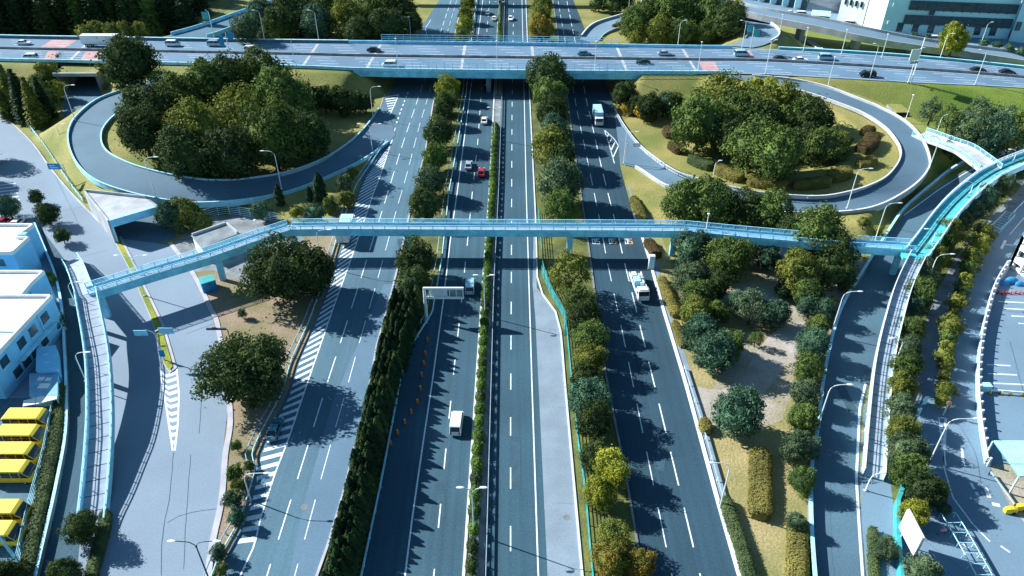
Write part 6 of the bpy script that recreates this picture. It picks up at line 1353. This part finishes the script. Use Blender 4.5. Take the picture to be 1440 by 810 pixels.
# tree rows right of the walkways
R1 = [(1434, 240, 13, 'bluegreen'), (1408, 262, 14, 'grey'), (1386, 280, 15, 'bluegreen'), (1366, 296, 14, 'bluegreen'), (1350, 312, 14, 'grey'), (1334, 328, 16, 'olive'), (1322, 346, 15, 'green'), (1312, 364, 16, 'olive'), (1300, 385, 17, 'grey'), (1292, 412, 18, 'green'), (1280, 432, 14, 'bluegreen'), (1278, 462, 16, 'green'), (1276, 490, 15, 'grey'), (1274, 514, 17, 'green'), (1270, 545, 17, 'olive'), (1268, 574, 18, 'grey'), (1270, 604, 18, 'olive'), (1276, 634, 21, 'grey'), (1282, 662, 20, 'green')]
row(R1, 'from the far end in the row pressed against the right sloping walkway', 'trees right of the walkways', mul=1.3, hs=1.2)
R2 = [(1386, 328, 12, 'olive'), (1378, 344, 13, 'olive'), (1368, 362, 12, 'olive'), (1362, 378, 11, 'green'), (1357, 396, 11, 'olive'), (1352, 412, 8, 'green'), (1345, 426, 12, 'olive'), (1341, 443, 8, 'olive'), (1338, 458, 14, 'olive'), (1334, 474, 10, 'green'), (1330, 494, 12, 'olive'), (1331, 512, 10, 'olive'), (1327, 530, 8, 'olive'), (1330, 548, 12, 'olive'), (1326, 564, 9, 'olive')]
row(R2, 'from the far end in the narrow row splitting the shaded side street', 'trees splitting the side street', 'small', mul=1.3)
for x, y, r, c, l, k in [(1300, 690, 26, 'dark', 'spreading dark tree above the white billboard', 'round'), (1320, 690, 18, 'green', 'green tree throwing long twiggy shade over the road at lower right', 'loose'), (1285, 722, 20, 'yellow', 'yellow green bushy tree directly behind the white billboard', 'round'), (1248, 772, 18, 'grey', 'pale tree between walkway hedge and teal screen at the bottom', 'round'), (1298, 802, 26, 'grey', 'pale tree at the bottom edge below the white billboard', 'round'), (1328, 716, 10, 'grey', 'small pale shrub beside the cyan cycle racks', 'small')]: tree(x, y, r, c, l, k)
EMBT = sorted([(1310, 160, 15, 'grey'), (1335, 172, 18, 'green'), (1357, 180, 22, 'grey'), (1378, 160, 20, 'grey'), (1400, 190, 24, 'bluegreen'), (1413, 168, 20, 'grey'), (1432, 182, 22, 'green'), (1385, 205, 18, 'bluegreen'), (1345, 200, 14, 'grey'), (1420, 205, 14, 'olive')])
row(EMBT, 'from the left in the thicket on the right slope above the white stair', 'thicket on the right slope', 'loose')
# ---------------------------------------------------------------- clipped hedges
def hedge(label, pts, w, h, colr, group=None, cat='hedge', name='clipped_hedge', z0=None, dens=150, rough=.06):
    global rng
    pts = [Vector(p) for p in pts]; rng = np.random.default_rng(int(abs(pts[0].x * 7 + pts[0].y)) + 3)
    P = resample(smooth(pts, 5), .5); T = tangents(P); L = length(P); n = int(min(9000, L * dens * (w + 2 * h) / 3.4)); nn = len(P)
    base = P[0].copy(); V = []; N = []
    prof = [(-.5, 0), (-.52, .5), (-.46, .88), (-.3, 1.0), (0, 1.03), (.3, 1.0), (.46, .88), (.52, .5), (.5, 0)]
    core = MB(); kk = len(prof)
    for i, (p, t) in enumerate(zip(P, T)):
        r = Vector((t.y, -t.x, 0)).normalized(); e = min(i, nn - 1 - i) * .5; sc = min(1, .55 + e * .6)
        for a, z in prof: q = p + r * (a * w * sc * .93) + Vector((0, 0, z * h * (.97 if e > .4 else .85))); core.v.append((q.x - base.x, q.y - base.y, q.z - base.z))
    for i in range(nn - 1):
        for j in range(kk - 1): core.f.append((i * kk + j, i * kk + j + 1, (i + 1) * kk + j + 1, (i + 1) * kk + j))
    core.f.append(tuple(range(kk - 1, -1, -1))); core.f.append(tuple(range((nn - 1) * kk, nn * kk)))
    ss = rng.uniform(0, nn - 1.001, n); aa = rng.uniform(0, kk - 1.001, n); PV = np.zeros((n, 3)); NV = np.zeros((n, 3))
    for q in range(n):
        i = int(ss[q]); f = ss[q] - i; j = int(aa[q]); g = aa[q] - j; p = P[i].lerp(P[i + 1], f); t = T[i]; r = Vector((t.y, -t.x, 0)).normalized()
        a = prof[j][0] + (prof[j + 1][0] - prof[j][0]) * g; z = prof[j][1] + (prof[j + 1][1] - prof[j][1]) * g; e = min(ss[q], nn - 1 - ss[q]) * .5; sc = min(1, .55 + e * .6)
        v = p + r * (a * w * sc) + Vector((0, 0, z * h)); nv = r * a * 1.6 + Vector((0, 0, .2 + max(0, z - .5))); PV[q] = (v.x - base.x, v.y - base.y, v.z - base.z); NV[q] = (nv.x, nv.y, nv.z)
    PV += rng.normal(size=PV.shape) * rough; V_, F_ = leafquads(PV, NV / (np.linalg.norm(NV, axis=1)[:, None] + 1e-9), .13, .6)
    me = mk('clipped_hedge', V_, F_, core, LM[colr]); o = bpy.data.objects.new(name, me); COL.objects.link(o); o.location = base
    return tag(o, label, cat, group)
hg = lambda pts, dz=0: [G(x, y) for x, y in pts]
for pts, w, h, c, l in [([(890, 282), (898, 298), (904, 314)], 2.2, 1.3, 'hedge', 'clipped hedge along the right frontage road just behind the footbridge'), ([(910, 342), (917, 352), (924, 364)], 2.4, 1.3, 'hedge_r', 'brownish clipped hedge beside the white cabinet'), ([(929, 394), (936, 412), (945, 432), (950, 448)], 1.9, 1.2, 'hedge', 'long clipped hedge on the lawn right of the loaded truck'), ([(948, 456), (955, 474), (960, 490)], 1.5, 1.0, 'hedge', 'thin clipped hedge tapering below the long one by the truck'), ([(989, 595), (991, 603), (994, 612)], 1.9, 1.3, 'hedge', 'short rounded clipped hedge beside the kerb at the lone blue green tree'), ([(1068, 638), (1068, 680), (1067, 732)], 3.0, 1.5, 'hedge', 'broad straight clipped hedge standing on the park lawn'), ([(1019, 704), (1030, 740), (1042, 775), (1052, 810), (1060, 840)], 1.8, 1.2, 'hedge_g', 'long green clipped hedge along the kerb at the bottom'), ([(1121, 735), (1120, 775), (1119, 830)], 2.6, 1.4, 'hedge', 'broad clipped hedge at the foot of the ramp wall at the bottom'), ([(1226, 745), (1227, 780), (1229, 830)], 1.3, .8, 'hedge_g', 'narrow green hedge strip beside the ramp road near the bottom'),
 ([(938, 186), (946, 196)], 3.6, 2.0, 'hedge_r', 'clipped brownish bush at the left end of the right loop wood'), ([(943, 206), (953, 214), (958, 217)], 3.0, 1.7, 'hedge_r', 'second clipped brownish bush at the left of the right loop wood'), ([(970, 226), (985, 234), (1001, 239)], 3.2, 1.9, 'hedge_g', 'clipped green hedge left of the inner loop lamp'), ([(1008, 241), (1024, 249), (1043, 256)], 3.4, 2.0, 'hedge', 'clipped hedge right of the inner loop lamp'), ([(1051, 258), (1078, 263), (1106, 264)], 3.4, 1.9, 'hedge', 'longest clipped hedge at the bottom of the right loop island'), ([(1114, 264), (1140, 263), (1165, 259)], 3.2, 1.9, 'hedge', 'clipped hedge right of the longest one in the right loop island'), ([(1165, 254), (1180, 250), (1192, 245)], 3.8, 2.0, 'hedge', 'clipped hedge at the lower right bend of the loop island'), ([(1206, 236), (1218, 232), (1228, 228)], 3.0, 1.6, 'hedge', 'clipped rounded bush at the right inside of the loop island'), ([(1210, 216), (1222, 206), (1226, 196)], 3.8, 2.0, 'hedge_r', 'dark brown clipped bush at the far right inside of the loop island'), ([(1214, 192), (1224, 184)], 3.0, 1.6, 'hedge_r', 'small brown clipped bush uppermost at the right inside of the island'),
 ([(87, 548), (84, 590), (80, 625), (72, 660), (66, 690), (58, 730), (50, 768), (42, 808), (36, 840)], 1.9, 1.4, 'hedge_g', 'long green hedge between the yellow vans and the boundary wall'), ([(150, 722), (148, 745), (140, 775), (130, 812), (124, 850)], 1.5, 1.0, 'hedge_g', 'low green hedge below the foot of the left sloping walkway'), ([(862, 40), (880, 33)], 2.0, 1.2, 'hedge_r', 'low brown hedge inside the small loop beyond the overpass')]:
    hedge(l, hg(pts), w, h, c, name='clipped_hedge')

for o in COL.objects:
    l = o.get('label')
    if l and not 4 <= len(l.split()) <= 16: print('LABEL', len(l.split()), o.name, l)
